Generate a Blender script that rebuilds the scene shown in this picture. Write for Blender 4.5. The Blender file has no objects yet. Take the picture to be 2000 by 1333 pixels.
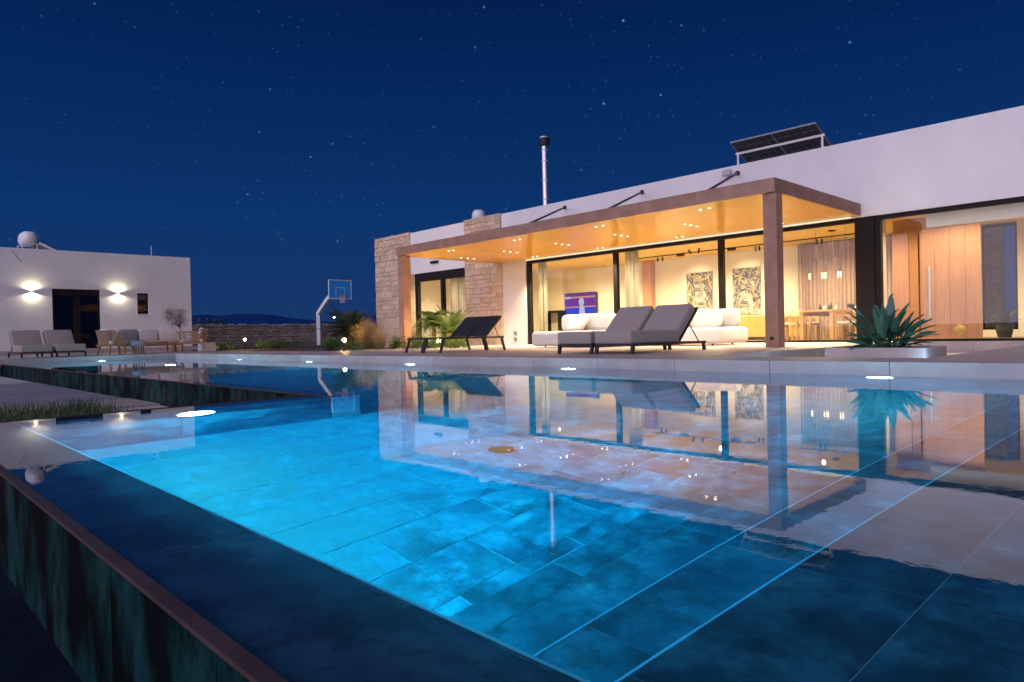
import bpy, bmesh, math, random
from mathutils import Vector, Matrix
R = random.Random(7)
rad = math.radians
scene = bpy.context.scene
COL = scene.collection

# ------------------------------------------------------------------ camera
H = 0.47                                     # eye above the water (z = 0)
YAW, PIT, ROL = rad(46.0626), rad(-0.5756), rad(-1.3422)
cam_d = bpy.data.cameras.new('camera')
cam = bpy.data.objects.new('camera', cam_d)
COL.objects.link(cam)
cam_d.sensor_width = 36.0
cam_d.lens = 1344.9 / 2000 * 36
cam_d.clip_start, cam_d.clip_end = 0.02, 20000
_d0 = Vector((-math.sin(YAW), math.cos(YAW), 0)); _r0 = Vector((math.cos(YAW), math.sin(YAW), 0)); _u0 = Vector((0, 0, 1))
_d = math.cos(PIT) * _d0 + math.sin(PIT) * _u0
_u = math.cos(PIT) * _u0 - math.sin(PIT) * _d0
_r = math.cos(ROL) * _r0 + math.sin(ROL) * _u
_u = math.cos(ROL) * _u - math.sin(ROL) * _r0
_m = Matrix((_r, _u, -_d)).transposed().to_4x4()
_m.translation = (0, 0, H)
cam.matrix_world = _m
scene.camera = cam

# ------------------------------------------------------------------ world: night sky, stars, last twilight behind the camera
GLOW = Vector((0.12, -0.985, 0.12)).normalized()
GLOW_STRENGTH = 2.3
world = bpy.data.worlds.new('World'); scene.world = world
world.use_nodes = True
nt = world.node_tree; nt.nodes.clear()
def N(t, **kw):
    n = nt.nodes.new(t)
    for k, v in kw.items(): setattr(n, k, v)
    return n
def vmath(op, a, b=None):
    n = N('ShaderNodeVectorMath', operation=op)
    for i, s in enumerate((a, b)):
        if s is None: continue
        if isinstance(s, (tuple, Vector)): n.inputs[i].default_value = s
        else: nt.links.new(s, n.inputs[i])
    return n
def fmath(op, a, b=None, c=None, clamp=False):
    n = N('ShaderNodeMath', operation=op); n.use_clamp = clamp
    for i, s in enumerate((a, b, c)):
        if s is None: continue
        if isinstance(s, (int, float)): n.inputs[i].default_value = s
        else: nt.links.new(s, n.inputs[i])
    return n.outputs[0]
tc = N('ShaderNodeTexCoord')
sep = N('ShaderNodeSeparateXYZ'); nt.links.new(tc.outputs['Generated'], sep.inputs[0])
ramp = N('ShaderNodeValToRGB')
e = ramp.color_ramp.elements
e[0].position, e[0].color = 0.0, (0.0100, 0.0390, 0.142, 1)
e[1].position, e[1].color = 1.0, (0.0003, 0.0045, 0.035, 1)
x = ramp.color_ramp.elements.new(0.16); x.color = (0.0040, 0.0350, 0.150, 1)
x = ramp.color_ramp.elements.new(0.34); x.color = (0.0015, 0.0205, 0.108, 1)
x = ramp.color_ramp.elements.new(0.50); x.color = (0.0008, 0.0105, 0.062, 1)
nt.links.new(fmath('MAXIMUM', sep.outputs['Z'], 0.0), ramp.inputs[0])
dotg = vmath('DOT_PRODUCT', tc.outputs['Generated'], GLOW).outputs['Value']
g = fmath('POWER', fmath('MAXIMUM', dotg, 0.0), 2.0)
gcol = N('ShaderNodeMix', data_type='RGBA', blend_type='MIX')
nt.links.new(fmath('MULTIPLY', sep.outputs['Z'], 1.6, clamp=True), gcol.inputs[0])
gcol.inputs[6].default_value = (1.08, 0.84, 0.92, 1)
gcol.inputs[7].default_value = (0.66, 0.65, 0.96, 1)
gs = N('ShaderNodeVectorMath', operation='SCALE'); nt.links.new(gcol.outputs[2], gs.inputs[0])
nt.links.new(fmath('MULTIPLY', g, GLOW_STRENGTH), gs.inputs['Scale'])
# stars: small points of different brightness
def stars(scale, rad_, power, gain):
    v = N('ShaderNodeTexVoronoi'); v.inputs['Scale'].default_value = scale
    nt.links.new(tc.outputs['Generated'], v.inputs['Vector'])
    near = fmath('SUBTRACT', 1.0, fmath('DIVIDE', v.outputs['Distance'], rad_), clamp=True)
    sc_ = N('ShaderNodeSeparateColor'); nt.links.new(v.outputs['Color'], sc_.inputs[0])
    return fmath('MULTIPLY', fmath('MULTIPLY', fmath('POWER', near, 1.5), fmath('POWER', sc_.outputs[0], power)), gain)
st = fmath('ADD', stars(48.0, 0.105, 4.0, 0.75), stars(130.0, 0.22, 3.5, 0.15))
sv = N('ShaderNodeVectorMath', operation='SCALE'); sv.inputs[0].default_value = (0.28, 0.68, 1.0)
nt.links.new(st, sv.inputs['Scale'])
cln = N('ShaderNodeTexNoise'); cln.inputs['Scale'].default_value = 3.2; cln.inputs['Detail'].default_value = 3; nt.links.new(tc.outputs['Generated'], cln.inputs['Vector'])
up = fmath('MULTIPLY', fmath('MULTIPLY', sep.outputs['Z'], 6.0, clamp=True), fmath('MULTIPLY', fmath('SUBTRACT', cln.outputs['Fac'], 0.30, clamp=True), 4.2))
sv2 = N('ShaderNodeVectorMath', operation='SCALE'); nt.links.new(sv.outputs[0], sv2.inputs[0]); nt.links.new(up, sv2.inputs['Scale'])
a1 = vmath('ADD', ramp.outputs[0], gs.outputs[0])
a2 = vmath('ADD', a1.outputs[0], sv2.outputs[0])
bg = N('ShaderNodeBackground'); nt.links.new(a2.outputs[0], bg.inputs[0]); bg.inputs[1].default_value = 1.0
wo = N('ShaderNodeOutputWorld'); nt.links.new(bg.outputs[0], wo.inputs[0])

# ------------------------------------------------------------------ render settings
scene.render.engine = 'CYCLES'
cy = scene.cycles
cy.use_denoising = True
cy.max_bounces = 10; cy.diffuse_bounces = 4; cy.glossy_bounces = 5; cy.transmission_bounces = 6; cy.transparent_max_bounces = 16
cy.caustics_reflective = True; cy.caustics_refractive = True; cy.blur_glossy = 0.6
cy.sample_clamp_indirect = 6.0
vs = scene.view_settings
vs.view_transform = 'Standard'; vs.look = 'None'; vs.exposure = 0.0; vs.gamma = 1.0; vs.use_curve_mapping = False

# ------------------------------------------------------------------ materials
def newmat(name):
    m = bpy.data.materials.new(name); m.use_nodes = True
    t = m.node_tree; t.nodes.clear()
    out = t.nodes.new('ShaderNodeOutputMaterial')
    return m, t, out
def pm(name, c1, c2=None, scale=4.0, rough=0.6, bump=0.0, bscale=None, metal=0.0, stretch=(1, 1, 1), detail=5.0, spec=0.5,
       vary=0.0, lo=0.35, hi=0.65, c3=None, trans=0.0, sheen=0.0, coat=0.0, transl=0.0, speck=None):
    m, t, out = newmat(name)
    L = t.links.new
    b = t.nodes.new('ShaderNodeBsdfPrincipled'); L(b.outputs[0], out.inputs[0])
    b.inputs['Roughness'].default_value = rough; b.inputs['Metallic'].default_value = metal
    b.inputs['Specular IOR Level'].default_value = spec
    b.inputs['Sheen Weight'].default_value = sheen
    b.inputs['Coat Weight'].default_value = coat
    if trans: b.inputs['Transmission Weight'].default_value = trans
    tcn = t.nodes.new('ShaderNodeTexCoord'); oi = t.nodes.new('ShaderNodeObjectInfo')
    mp = t.nodes.new('ShaderNodeMapping'); mp.inputs['Scale'].default_value = stretch
    ad = t.nodes.new('ShaderNodeVectorMath'); ad.operation = 'ADD'
    ml = t.nodes.new('ShaderNodeVectorMath'); ml.operation = 'SCALE'; ml.inputs[0].default_value = (37.0, 17.0, 53.0)
    L(oi.outputs['Random'], ml.inputs['Scale']); L(tcn.outputs['Object'], mp.inputs[0]); L(mp.outputs[0], ad.inputs[0]); L(ml.outputs[0], ad.inputs[1])
    nz = t.nodes.new('ShaderNodeTexNoise'); nz.inputs['Scale'].default_value = scale; nz.inputs['Detail'].default_value = detail
    nz.inputs['Roughness'].default_value = 0.62
    L(ad.outputs[0], nz.inputs['Vector'])
    cr = t.nodes.new('ShaderNodeValToRGB'); E_ = cr.color_ramp.elements
    c2 = c2 or c1
    E_[0].position, E_[0].color = lo, (*c1, 1); E_[1].position, E_[1].color = hi, (*c2, 1)
    if c3:
        q = E_.new(min(0.98, hi + 0.14)); q.color = (*c3, 1)
    L(nz.outputs['Fac'], cr.inputs[0])
    colour = cr.outputs[0]
    if speck:                                    # fine dark grunge gathered in patches
        ns = t.nodes.new('ShaderNodeTexNoise'); ns.inputs['Scale'].default_value = speck[0]; ns.inputs['Detail'].default_value = 10; ns.inputs['Roughness'].default_value = 0.75
        np_ = t.nodes.new('ShaderNodeTexNoise'); np_.inputs['Scale'].default_value = speck[0] * 0.28; np_.inputs['Detail'].default_value = 3
        L(ad.outputs[0], ns.inputs['Vector']); L(ad.outputs[0], np_.inputs['Vector'])
        su = t.nodes.new('ShaderNodeMath'); su.operation = 'ADD'; L(ns.outputs['Fac'], su.inputs[0]); L(np_.outputs['Fac'], su.inputs[1])
        mr2 = t.nodes.new('ShaderNodeMapRange'); mr2.inputs[1].default_value = 0.98; mr2.inputs[2].default_value = 1.12; mr2.inputs[3].default_value = 1.0; mr2.inputs[4].default_value = speck[1]
        L(su.outputs[0], mr2.inputs[0])
        mm = t.nodes.new('ShaderNodeVectorMath'); mm.operation = 'SCALE'; L(colour, mm.inputs[0]); L(mr2.outputs[0], mm.inputs['Scale']); colour = mm.outputs[0]
    if vary:
        hs = t.nodes.new('ShaderNodeHueSaturation')
        mr = t.nodes.new('ShaderNodeMapRange'); mr.inputs[3].default_value = 1 - vary; mr.inputs[4].default_value = 1 + vary
        L(oi.outputs['Random'], mr.inputs[0]); L(mr.outputs[0], hs.inputs['Value']); L(colour, hs.inputs['Color']); colour = hs.outputs[0]
    L(colour, b.inputs['Base Color'])
    if transl:
        tb = t.nodes.new('ShaderNodeBsdfTranslucent'); L(colour, tb.inputs[0]); mxs = t.nodes.new('ShaderNodeMixShader'); mxs.inputs[0].default_value = transl
        L(b.outputs[0], mxs.inputs[1]); L(tb.outputs[0], mxs.inputs[2]); L(mxs.outputs[0], out.inputs[0])
    if bump:
        n2 = t.nodes.new('ShaderNodeTexNoise'); n2.inputs['Scale'].default_value = bscale or scale * 6; n2.inputs['Detail'].default_value = 6
        L(ad.outputs[0], n2.inputs['Vector'])
        bp = t.nodes.new('ShaderNodeBump'); bp.inputs['Strength'].default_value = bump; bp.inputs['Distance'].default_value = 0.02
        L(n2.outputs['Fac'], bp.inputs['Height']); L(bp.outputs[0], b.inputs['Normal'])
    return m
def emat(name, col, strength):
    m, t, out = newmat(name)
    em = t.nodes.new('ShaderNodeEmission'); em.inputs[0].default_value = (*col, 1); em.inputs[1].default_value = strength
    t.links.new(em.outputs[0], out.inputs[0])
    return m
def glassmat(name, tint=(0.95, 0.98, 0.96), ior=1.5, rough=0.0):
    m, t, out = newmat(name)
    fr = t.nodes.new('ShaderNodeFresnel'); fr.inputs[0].default_value = ior
    tr = t.nodes.new('ShaderNodeBsdfTransparent'); tr.inputs[0].default_value = (*tint, 1)
    gl = t.nodes.new('ShaderNodeBsdfGlossy'); gl.inputs['Roughness'].default_value = rough
    mx = t.nodes.new('ShaderNodeMixShader')
    # thin pane: reflection on the face the ray enters by, none on the face it leaves by (rays are not bent here)
    ge = t.nodes.new('ShaderNodeNewGeometry'); sb = t.nodes.new('ShaderNodeMath'); sb.operation = 'SUBTRACT'; sb.inputs[0].default_value = 1.0
    mu = t.nodes.new('ShaderNodeMath'); mu.operation = 'MULTIPLY'; mu2 = t.nodes.new('ShaderNodeMath'); mu2.operation = 'MULTIPLY'; mu2.inputs[1].default_value = 1.5; mu2.use_clamp = True
    t.links.new(ge.outputs['Backfacing'], sb.inputs[1]); t.links.new(fr.outputs[0], mu.inputs[0]); t.links.new(sb.outputs[0], mu.inputs[1]); t.links.new(mu.outputs[0], mu2.inputs[0])
    t.links.new(mu2.outputs[0], mx.inputs[0]); t.links.new(tr.outputs[0], mx.inputs[1]); t.links.new(gl.outputs[0], mx.inputs[2])
    t.links.new(mx.outputs[0], out.inputs[0])
    return m
M = {}
M['render'] = pm('white render', (0.74, 0.73, 0.72), (0.80, 0.79, 0.78), 0.9, 0.85, 0.15, 60)
M['render_guest'] = pm('white render of guest house', (0.72, 0.71, 0.70), (0.79, 0.78, 0.77), 0.7, 0.85, 0.15, 60)
M['plaster_in'] = pm('cream interior plaster', (0.74, 0.68, 0.56), (0.78, 0.72, 0.60), 1.0, 0.8)
M['ceil_in'] = pm('warm interior ceiling', (0.70, 0.48, 0.19), (0.74, 0.52, 0.22), 1.0, 0.8)
M['floor_in'] = pm('interior floor tile', (0.34, 0.29, 0.24), (0.42, 0.36, 0.30), 1.4, 0.35)
M['stone'] = pm('honey limestone', (0.50, 0.36, 0.25), (0.68, 0.54, 0.40), 7.0, 0.9, 0.6, 26, vary=0.13, c3=(0.56, 0.38, 0.25))
M['mortar'] = pm('pale mortar', (0.58, 0.46, 0.35), (0.66, 0.54, 0.43), 9.0, 0.95, 0.3)
M['drystone'] = pm('grey dry stone', (0.26, 0.21, 0.17), (0.48, 0.41, 0.34), 1.6, 0.95, 0.8, 14, c3=(0.42, 0.36, 0.30))
M['corten'] = pm('brown weathered steel', (0.29, 0.155, 0.105), (0.39, 0.220, 0.155), 3.5, 0.6, 0.12, 40, vary=0.06, metal=0.05, spec=0.3)
M['soffit'] = pm('bronze soffit panel', (0.70, 0.325, 0.022), (0.80, 0.40, 0.038), 2.2, 0.27, 0.03, 30, stretch=(0.5, 6, 1), vary=0.05, spec=0.4)
M['black'] = pm('black aluminium', (0.011, 0.009, 0.009), (0.016, 0.013, 0.013), 5, 0.5, spec=0.15)
M['blackmetal'] = pm('black powder coat', (0.014, 0.014, 0.016), (0.022, 0.022, 0.024), 8, 0.5)
M['darkin'] = pm('unlit interior painted black', (0.020, 0.018, 0.018), (0.03, 0.028, 0.028), 2, 0.9)
M['deck'] = pm('porcelain deck', (0.36, 0.31, 0.29), (0.45, 0.39, 0.365), 2.5, 0.55, 0.05, 40, vary=0.05)
M['grout'] = pm('grout', (0.30, 0.27, 0.25), None, 8, 0.9)
M['darkgrout'] = pm('dark joint', (0.10, 0.09, 0.09), None, 8, 0.9)
M['pooltile'] = pm('oxidised teal porcelain', (0.006, 0.052, 0.090), (0.028, 0.150, 0.220), 4.5, 0.45, 0.04, 30, detail=15, vary=0.20, lo=0.42, hi=0.60, c3=(0.10, 0.33, 0.41), speck=(15.0, 0.50))
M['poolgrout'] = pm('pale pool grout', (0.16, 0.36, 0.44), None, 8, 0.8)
M['trim'] = pm('edge profile made to glow', (0.30, 0.62, 0.74), None, 8, 0.4, transl=0.7)  # thin translucent sheet, stands in for pool light reflected onto the edges
M['streak'] = pm('patina porcelain with vertical streaks', (0.0008, 0.003, 0.0045), (0.006, 0.044, 0.046), 4.2, 0.6, 0.05, 30, stretch=(1.0, 1.0, 0.55), detail=15, vary=0.12, lo=0.43, hi=0.57, c3=(0.050, 0.026, 0.014), spec=0.06, speck=(14.0, 0.3))
M['lip'] = pm('brownish edge trim', (0.055, 0.036, 0.036), (0.085, 0.058, 0.056), 6, 0.5, spec=0.2)
M['ledge'] = pm('dark slate porcelain', (0.006, 0.036, 0.080), (0.024, 0.095, 0.165), 2.6, 0.5, 0.04, 30, detail=12, vary=0.2, speck=(12.0, 0.5))
M['basin'] = pm('dark catch basin tile', (0.004, 0.008, 0.016), (0.010, 0.018, 0.030), 2.2, 0.5, 0.04, 30, spec=0.08)
M['glass'] = glassmat('window glass')
M['glass_dark'] = glassmat('dark window glass', (0.55, 0.57, 0.60))
M['steel'] = pm('stainless steel', (0.55, 0.55, 0.57), (0.66, 0.66, 0.68), 6, 0.28, metal=0.9)
M['galv'] = pm('galvanised steel', (0.50, 0.50, 0.52), (0.60, 0.60, 0.62), 9, 0.45, metal=0.6)
M['darkgalv'] = pm('dull grey aluminium', (0.20, 0.20, 0.21), (0.26, 0.26, 0.27), 9, 0.5, metal=0.3)
M['whitepaint'] = pm('white paint', (0.76, 0.76, 0.76), (0.80, 0.80, 0.80), 4, 0.5)
M['pvcell'] = pm('solar cell', (0.006, 0.008, 0.014), (0.012, 0.014, 0.022), 6, 0.25)
M['fab_grey'] = pm('taupe outdoor fabric', (0.29, 0.24, 0.212), (0.335, 0.28, 0.248), 40, 0.9, 0.12, 300, sheen=0.2)
M['fab_white'] = pm('off white outdoor fabric', (0.66, 0.63, 0.58), (0.72, 0.69, 0.64), 30, 0.9, 0.12, 260, sheen=0.2)
M['fab_cream'] = pm('cream boucle', (0.66, 0.56, 0.42), (0.74, 0.65, 0.50), 50, 0.95, 0.2, 200, sheen=0.2)
M['fab_lilac'] = pm('pale cushion fabric', (0.62, 0.58, 0.60), (0.68, 0.64, 0.66), 30, 0.9, 0.1, 200)
M['fab_blue'] = pm('dusty blue cushion fabric', (0.20, 0.27, 0.34), (0.25, 0.32, 0.39), 30, 0.9, 0.1, 200)
M['fab_ochre'] = pm('ochre seat cushion', (0.44, 0.27, 0.11), (0.50, 0.31, 0.14), 30, 0.9, 0.1, 200)
M['sling'] = pm('black mesh sling', (0.012, 0.013, 0.016), (0.020, 0.021, 0.025), 90, 0.6)
M['oak'] = pm('oiled oak', (0.50, 0.27, 0.10), (0.62, 0.36, 0.15), 3, 0.45, 0.05, 40, stretch=(1, 1, 8))
M['doorwood'] = pm('red brown veneer', (0.42, 0.20, 0.095), (0.52, 0.26, 0.13), 6, 0.45, 0.02, 40, stretch=(7, 7, 0.35))
M['golden'] = pm('golden lacquer front', (0.46, 0.28, 0.085), (0.54, 0.34, 0.11), 3, 0.35)
M['rattan'] = pm('woven rattan', (0.30, 0.19, 0.12), (0.44, 0.30, 0.20), 45, 0.8, 0.5, 120)
M['teak'] = pm('teak frame', (0.30, 0.17, 0.085), (0.40, 0.24, 0.13), 5, 0.6, stretch=(1, 1, 6))
M['curtain'] = pm('sheer linen curtain', (0.42, 0.39, 0.32), (0.50, 0.47, 0.39), 12, 0.9, transl=0.4)
M['curtain_taupe'] = pm('taupe curtain', (0.34, 0.245, 0.20), (0.41, 0.30, 0.25), 12, 0.9)
M['canvas'] = pm('off white canvas', (0.56, 0.52, 0.42), (0.12, 0.11, 0.10), 5, 0.8, lo=0.42, hi=0.66)
M['ink'] = pm('black paint stroke', (0.020, 0.020, 0.022), (0.10, 0.095, 0.09), 7, 0.6)
M['inkgrey'] = pm('grey paint stroke', (0.16, 0.15, 0.14), (0.34, 0.32, 0.30), 7, 0.6)
M['inkgold'] = pm('gold paint stroke', (0.50, 0.33, 0.05), (0.62, 0.44, 0.10), 7, 0.5)
M['leaf_strel'] = pm('blue green paddle leaf', (0.035, 0.13, 0.080), (0.085, 0.22, 0.145), 3, 0.38, vary=0.25)
M['leaf_dark'] = pm('dark cycad leaf', (0.022, 0.045, 0.018), (0.04, 0.075, 0.03), 3, 0.5, vary=0.2)
M['leaf_palm'] = pm('palm leaflet', (0.055, 0.115, 0.022), (0.10, 0.175, 0.04), 3, 0.5, vary=0.2, transl=0.4)
M['leaf_shrub'] = pm('shrub leaf', (0.045, 0.105, 0.028), (0.095, 0.17, 0.045), 5, 0.5, vary=0.2, transl=0.4)
M['leaf_lime'] = pm('yellow green shrub leaf', (0.13, 0.22, 0.03), (0.20, 0.30, 0.05), 5, 0.5, vary=0.2, transl=0.4)
M['leaf_olive'] = pm('olive leaf', (0.05, 0.058, 0.026), (0.10, 0.105, 0.05), 5, 0.5)
M['straw'] = pm('straw coloured grass', (0.34, 0.25, 0.12), (0.48, 0.37, 0.20), 3, 0.7, transl=0.4)
M['grassblade'] = pm('lawn grass', (0.030, 0.075, 0.020), (0.065, 0.125, 0.032), 2, 0.6)
M['bark'] = pm('brown bark', (0.10, 0.060, 0.035), (0.17, 0.11, 0.07), 12, 0.95, 0.8, 30)
M['soil'] = pm('garden soil', (0.055, 0.042, 0.032), (0.10, 0.08, 0.06), 5, 0.95, 0.5, 20)
M['gravel'] = pm('white gravel', (0.42, 0.37, 0.34), (0.62, 0.56, 0.52), 40, 0.95, 0.8, 60)
M['paver'] = pm('grey paving', (0.20, 0.20, 0.23), (0.29, 0.28, 0.31), 1.6, 0.6, 0.1, 20, stretch=(0.5, 2, 1), vary=0.06)
M['paverpink'] = pm('beige paving', (0.36, 0.30, 0.27), (0.44, 0.37, 0.34), 2, 0.7, 0.1, 20, vary=0.05)
M['ground'] = pm('dry ground', (0.055, 0.048, 0.038), (0.10, 0.085, 0.065), 0.3, 0.95, 0.4, 3)
M['hill'] = pm('hill with haze painted in', (0.009, 0.042, 0.17), (0.011, 0.05, 0.19), 0.002, 1.0, spec=0.0)  # blue haze of distance put into the base colour
M['blueboard'] = pm('blue backboard', (0.03, 0.36, 0.93), (0.04, 0.40, 0.95), 4, 0.35)
M['orange'] = pm('orange rim', (0.50, 0.09, 0.03), None, 4, 0.5)
M['net'] = pm('white net', (0.55, 0.55, 0.56), None, 4, 0.9)
M['potwhite'] = pm('pale blue white pot', (0.52, 0.56, 0.60), (0.58, 0.62, 0.66), 5, 0.7)
M['terracotta'] = pm('copper drain', (0.10, 0.022, 0.010), None, 8, 0.6, spec=0.1)
M['lamp_warm'] = emat('warm led', (1.0, 0.80, 0.50), 10.0)
M['lamp_white'] = emat('cool white led', (0.80, 0.92, 1.0), 45.0)
M['lamp_far'] = emat('street lamp led', (1.0, 0.92, 0.8), 60.0)
M['lamp_garden'] = emat('garden lamp', (1.0, 0.66, 0.22), 70.0)
M['lamp_soft'] = emat('soft bulb', (1.0, 0.72, 0.36), 3.5)
M['strip'] = emat('led strip', (1.0, 0.83, 0.55), 1.3)
M['tv_blue'] = emat('tv blue', (0.06, 0.08, 0.75), 0.9)
M['tv_purple'] = emat('tv purple', (0.24, 0.06, 0.42), 0.8)
M['tv_orange'] = emat('tv orange', (0.85, 0.38, 0.28), 0.8)
M['tv_pale'] = emat('tv pale', (0.62, 0.60, 0.85), 0.9)
M['flame'] = emat('ember', (1.0, 0.55, 0.2), 1.2)

# ------------------------------------------------------------------ mesh helpers
class MB:
    def __init__(s): s.v = []; s.f = []
    def add(s, vs, fs):
        n = len(s.v); s.v += [tuple(v) for v in vs]; s.f += [tuple(i + n for i in f) for f in fs]; return s
    def box(s, x0, x1, y0, y1, z0, z1):
        return s.add([(x0, y0, z0), (x1, y0, z0), (x1, y1, z0), (x0, y1, z0), (x0, y0, z1), (x1, y0, z1), (x1, y1, z1), (x0, y1, z1)],
                     [(0, 3, 2, 1), (4, 5, 6, 7), (0, 1, 5, 4), (1, 2, 6, 5), (2, 3, 7, 6), (3, 0, 4, 7)])
    def obox(s, c, size, rot):
        vs = []
        for dz in (-1, 1):
            for dx, dy in ((-1, -1), (1, -1), (1, 1), (-1, 1)):
                vs.append(Vector(c) + rot @ Vector((dx * size[0] / 2, dy * size[1] / 2, dz * size[2] / 2)))
        return s.add(vs, [(0, 3, 2, 1), (4, 5, 6, 7), (0, 1, 5, 4), (1, 2, 6, 5), (2, 3, 7, 6), (3, 0, 4, 7)])
    def bar(s, p0, p1, w, h=None, up=(0, 0, 1)):
        p0, p1 = Vector(p0), Vector(p1); h = h or w
        d = (p1 - p0); L = d.length; d.normalize()
        up = Vector(up)
        if abs(d.dot(up)) > 0.98: up = Vector((0, 1, 0))
        sx = d.cross(up).normalized(); su = sx.cross(d)
        rot = Matrix((sx, d, su)).transposed()
        return s.obox((p0 + p1) / 2, (w, L, h), rot)
    def cyl(s, p0, p1, r0, r1=None, n=12, caps=True):
        p0, p1 = Vector(p0), Vector(p1); r1 = r0 if r1 is None else r1
        d = (p1 - p0).normalized()
        a = Vector((0, 0, 1)) if abs(d.z) < 0.9 else Vector((1, 0, 0))
        u = d.cross(a).normalized(); w = d.cross(u)
        vs = []
        for p, r in ((p0, r0), (p1, r1)):
            for i in range(n):
                t = 2 * math.pi * i / n
                vs.append(p + u * (r * math.cos(t)) + w * (r * math.sin(t)))
        fs = [(i, i + n, (i + 1) % n + n, (i + 1) % n) for i in range(n)]
        if caps: fs += [tuple(range(n)), tuple(range(2 * n - 1, n - 1, -1))]
        return s.add(vs, fs)
    def tube(s, pts, r, n=8, r1=None):
        pts = [Vector(p) for p in pts]; k = len(pts); vs = []
        for i, p in enumerate(pts):
            d = (pts[min(i + 1, k - 1)] - pts[max(i - 1, 0)]).normalized()
            a = Vector((0, 0, 1)) if abs(d.z) < 0.9 else Vector((1, 0, 0))
            u = d.cross(a).normalized(); w = d.cross(u)
            rr = r if r1 is None else r + (r1 - r) * i / (k - 1)
            for j in range(n):
                t = 2 * math.pi * j / n
                vs.append(p + u * (rr * math.cos(t)) + w * (rr * math.sin(t)))
        fs = []
        for i in range(k - 1):
            for j in range(n):
                fs.append((i * n + j, (i + 1) * n + j, (i + 1) * n + (j + 1) % n, i * n + (j + 1) % n))
        fs += [tuple(range(n)), tuple(range(k * n - 1, (k - 1) * n - 1, -1))]
        return s.add(vs, fs)
    def lathe(s, c, prof, n=20):
        vs = []; k = len(prof)
        for r, z in prof:
            for j in range(n):
                t = 2 * math.pi * j / n
                vs.append((c[0] + r * math.cos(t), c[1] + r * math.sin(t), c[2] + z))
        fs = []
        for i in range(k - 1):
            for j in range(n):
                fs.append((i * n + j, i * n + (j + 1) % n, (i + 1) * n + (j + 1) % n, (i + 1) * n + j))
        fs += [tuple(range(n - 1, -1, -1)), tuple(range((k - 1) * n, k * n))]
        return s.add(vs, fs)
    def ell(s, c, rx, ry, rz, n=16, m=10, pw=1.0):
        def sp(v): return math.copysign(abs(v) ** pw, v)
        vs = []
        for i in range(1, m):
            a = -math.pi / 2 + math.pi * i / m
            for j in range(n):
                t = 2 * math.pi * j / n
                vs.append((c[0] + rx * sp(math.cos(a)) * sp(math.cos(t)), c[1] + ry * sp(math.cos(a)) * sp(math.sin(t)), c[2] + rz * sp(math.sin(a))))
        b0 = len(vs); vs += [(c[0], c[1], c[2] - rz), (c[0], c[1], c[2] + rz)]
        fs = []
        for i in range(m - 2):
            for j in range(n):
                fs.append((i * n + j, i * n + (j + 1) % n, (i + 1) * n + (j + 1) % n, (i + 1) * n + j))
        for j in range(n):
            fs.append((b0, (j + 1) % n, j)); fs.append((b0 + 1, (m - 2) * n + j, (m - 2) * n + (j + 1) % n))
        return s.add(vs, fs)
    def prism(s, pts, d):                       # polygon of 3-D points pushed along d
        pts = [Vector(p) for p in pts]; d = Vector(d); n = len(pts)
        fs = [tuple(range(n - 1, -1, -1)), tuple(range(n, 2 * n))] + [(i, (i + 1) % n, (i + 1) % n + n, i + n) for i in range(n)]
        return s.add(pts + [p + d for p in pts], fs)
    def xf(s, mat):
        s.v = [tuple(mat @ Vector(v)) for v in s.v]; return s
    def build(s, name, mat, parent=None, world=False, smooth=False, bevel=0.0, seg=2, kind=None, label=None):
        me = bpy.data.meshes.new(name); me.from_pydata(s.v, [], s.f); me.update()
        if bevel:
            bm = bmesh.new(); bm.from_mesh(me)
            bmesh.ops.recalc_face_normals(bm, faces=bm.faces)
            ed = [e_ for e_ in bm.edges if len(e_.link_faces) == 2 and e_.calc_face_angle(0) > 0.5]
            bmesh.ops.bevel(bm, geom=ed, offset=bevel, segments=seg, profile=0.5, affect='EDGES', clamp_overlap=True)
            bm.to_mesh(me); bm.free()
        else:
            bm = bmesh.new(); bm.from_mesh(me); bmesh.ops.recalc_face_normals(bm, faces=bm.faces); bm.to_mesh(me); bm.free()
        if smooth:
            me.polygons.foreach_set('use_smooth', [True] * len(me.polygons))
            if bevel or smooth == 'auto':
                me.set_sharp_from_angle(angle=rad(40)) if hasattr(me, 'set_sharp_from_angle') else None
        me.materials.append(M[mat] if isinstance(mat, str) else mat)
        o = bpy.data.objects.new(name, me); COL.objects.link(o)
        if parent is not None: attach(o, parent, world)
        if kind: o['kind'] = kind
        if label: o['label'] = label
        return o
def raw(name, vs, fs, mat, parent=None, world=False, kind=None, smooth=False):     # no normal work: foliage
    me = bpy.data.meshes.new(name); me.from_pydata(vs, [], fs); me.update()
    if smooth: me.polygons.foreach_set('use_smooth', [True] * len(me.polygons))
    me.materials.append(M[mat] if isinstance(mat, str) else mat)
    o = bpy.data.objects.new(name, me); COL.objects.link(o)
    if parent is not None: attach(o, parent, world)
    if kind: o['kind'] = kind
    return o
def attach(o, parent, world=False):
    o.parent = parent
    if world and parent.type == 'EMPTY': o.matrix_parent_inverse = Matrix.Translation(-Vector(parent.location))
def thing(name, label, cat, loc=(0, 0, 0), rz=0.0, group=None):
    o = bpy.data.objects.new(name, None); COL.objects.link(o); o.empty_display_size = 0.1
    o.location = loc; o.rotation_euler = (0, 0, rz)
    o['label'] = label; o['category'] = cat
    if group: o['group'] = group
    return o
def tag(o, label, cat, group=None):
    o['label'] = label; o['category'] = cat
    if group: o['group'] = group
    return o
def copy_tree(o, parent=None):
    c = o.copy(); COL.objects.link(c); c.parent = parent
    if parent is not None: c.matrix_parent_inverse = o.matrix_parent_inverse.copy()
    for ch in list(o.children): copy_tree(ch, c)
    return c
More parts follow.
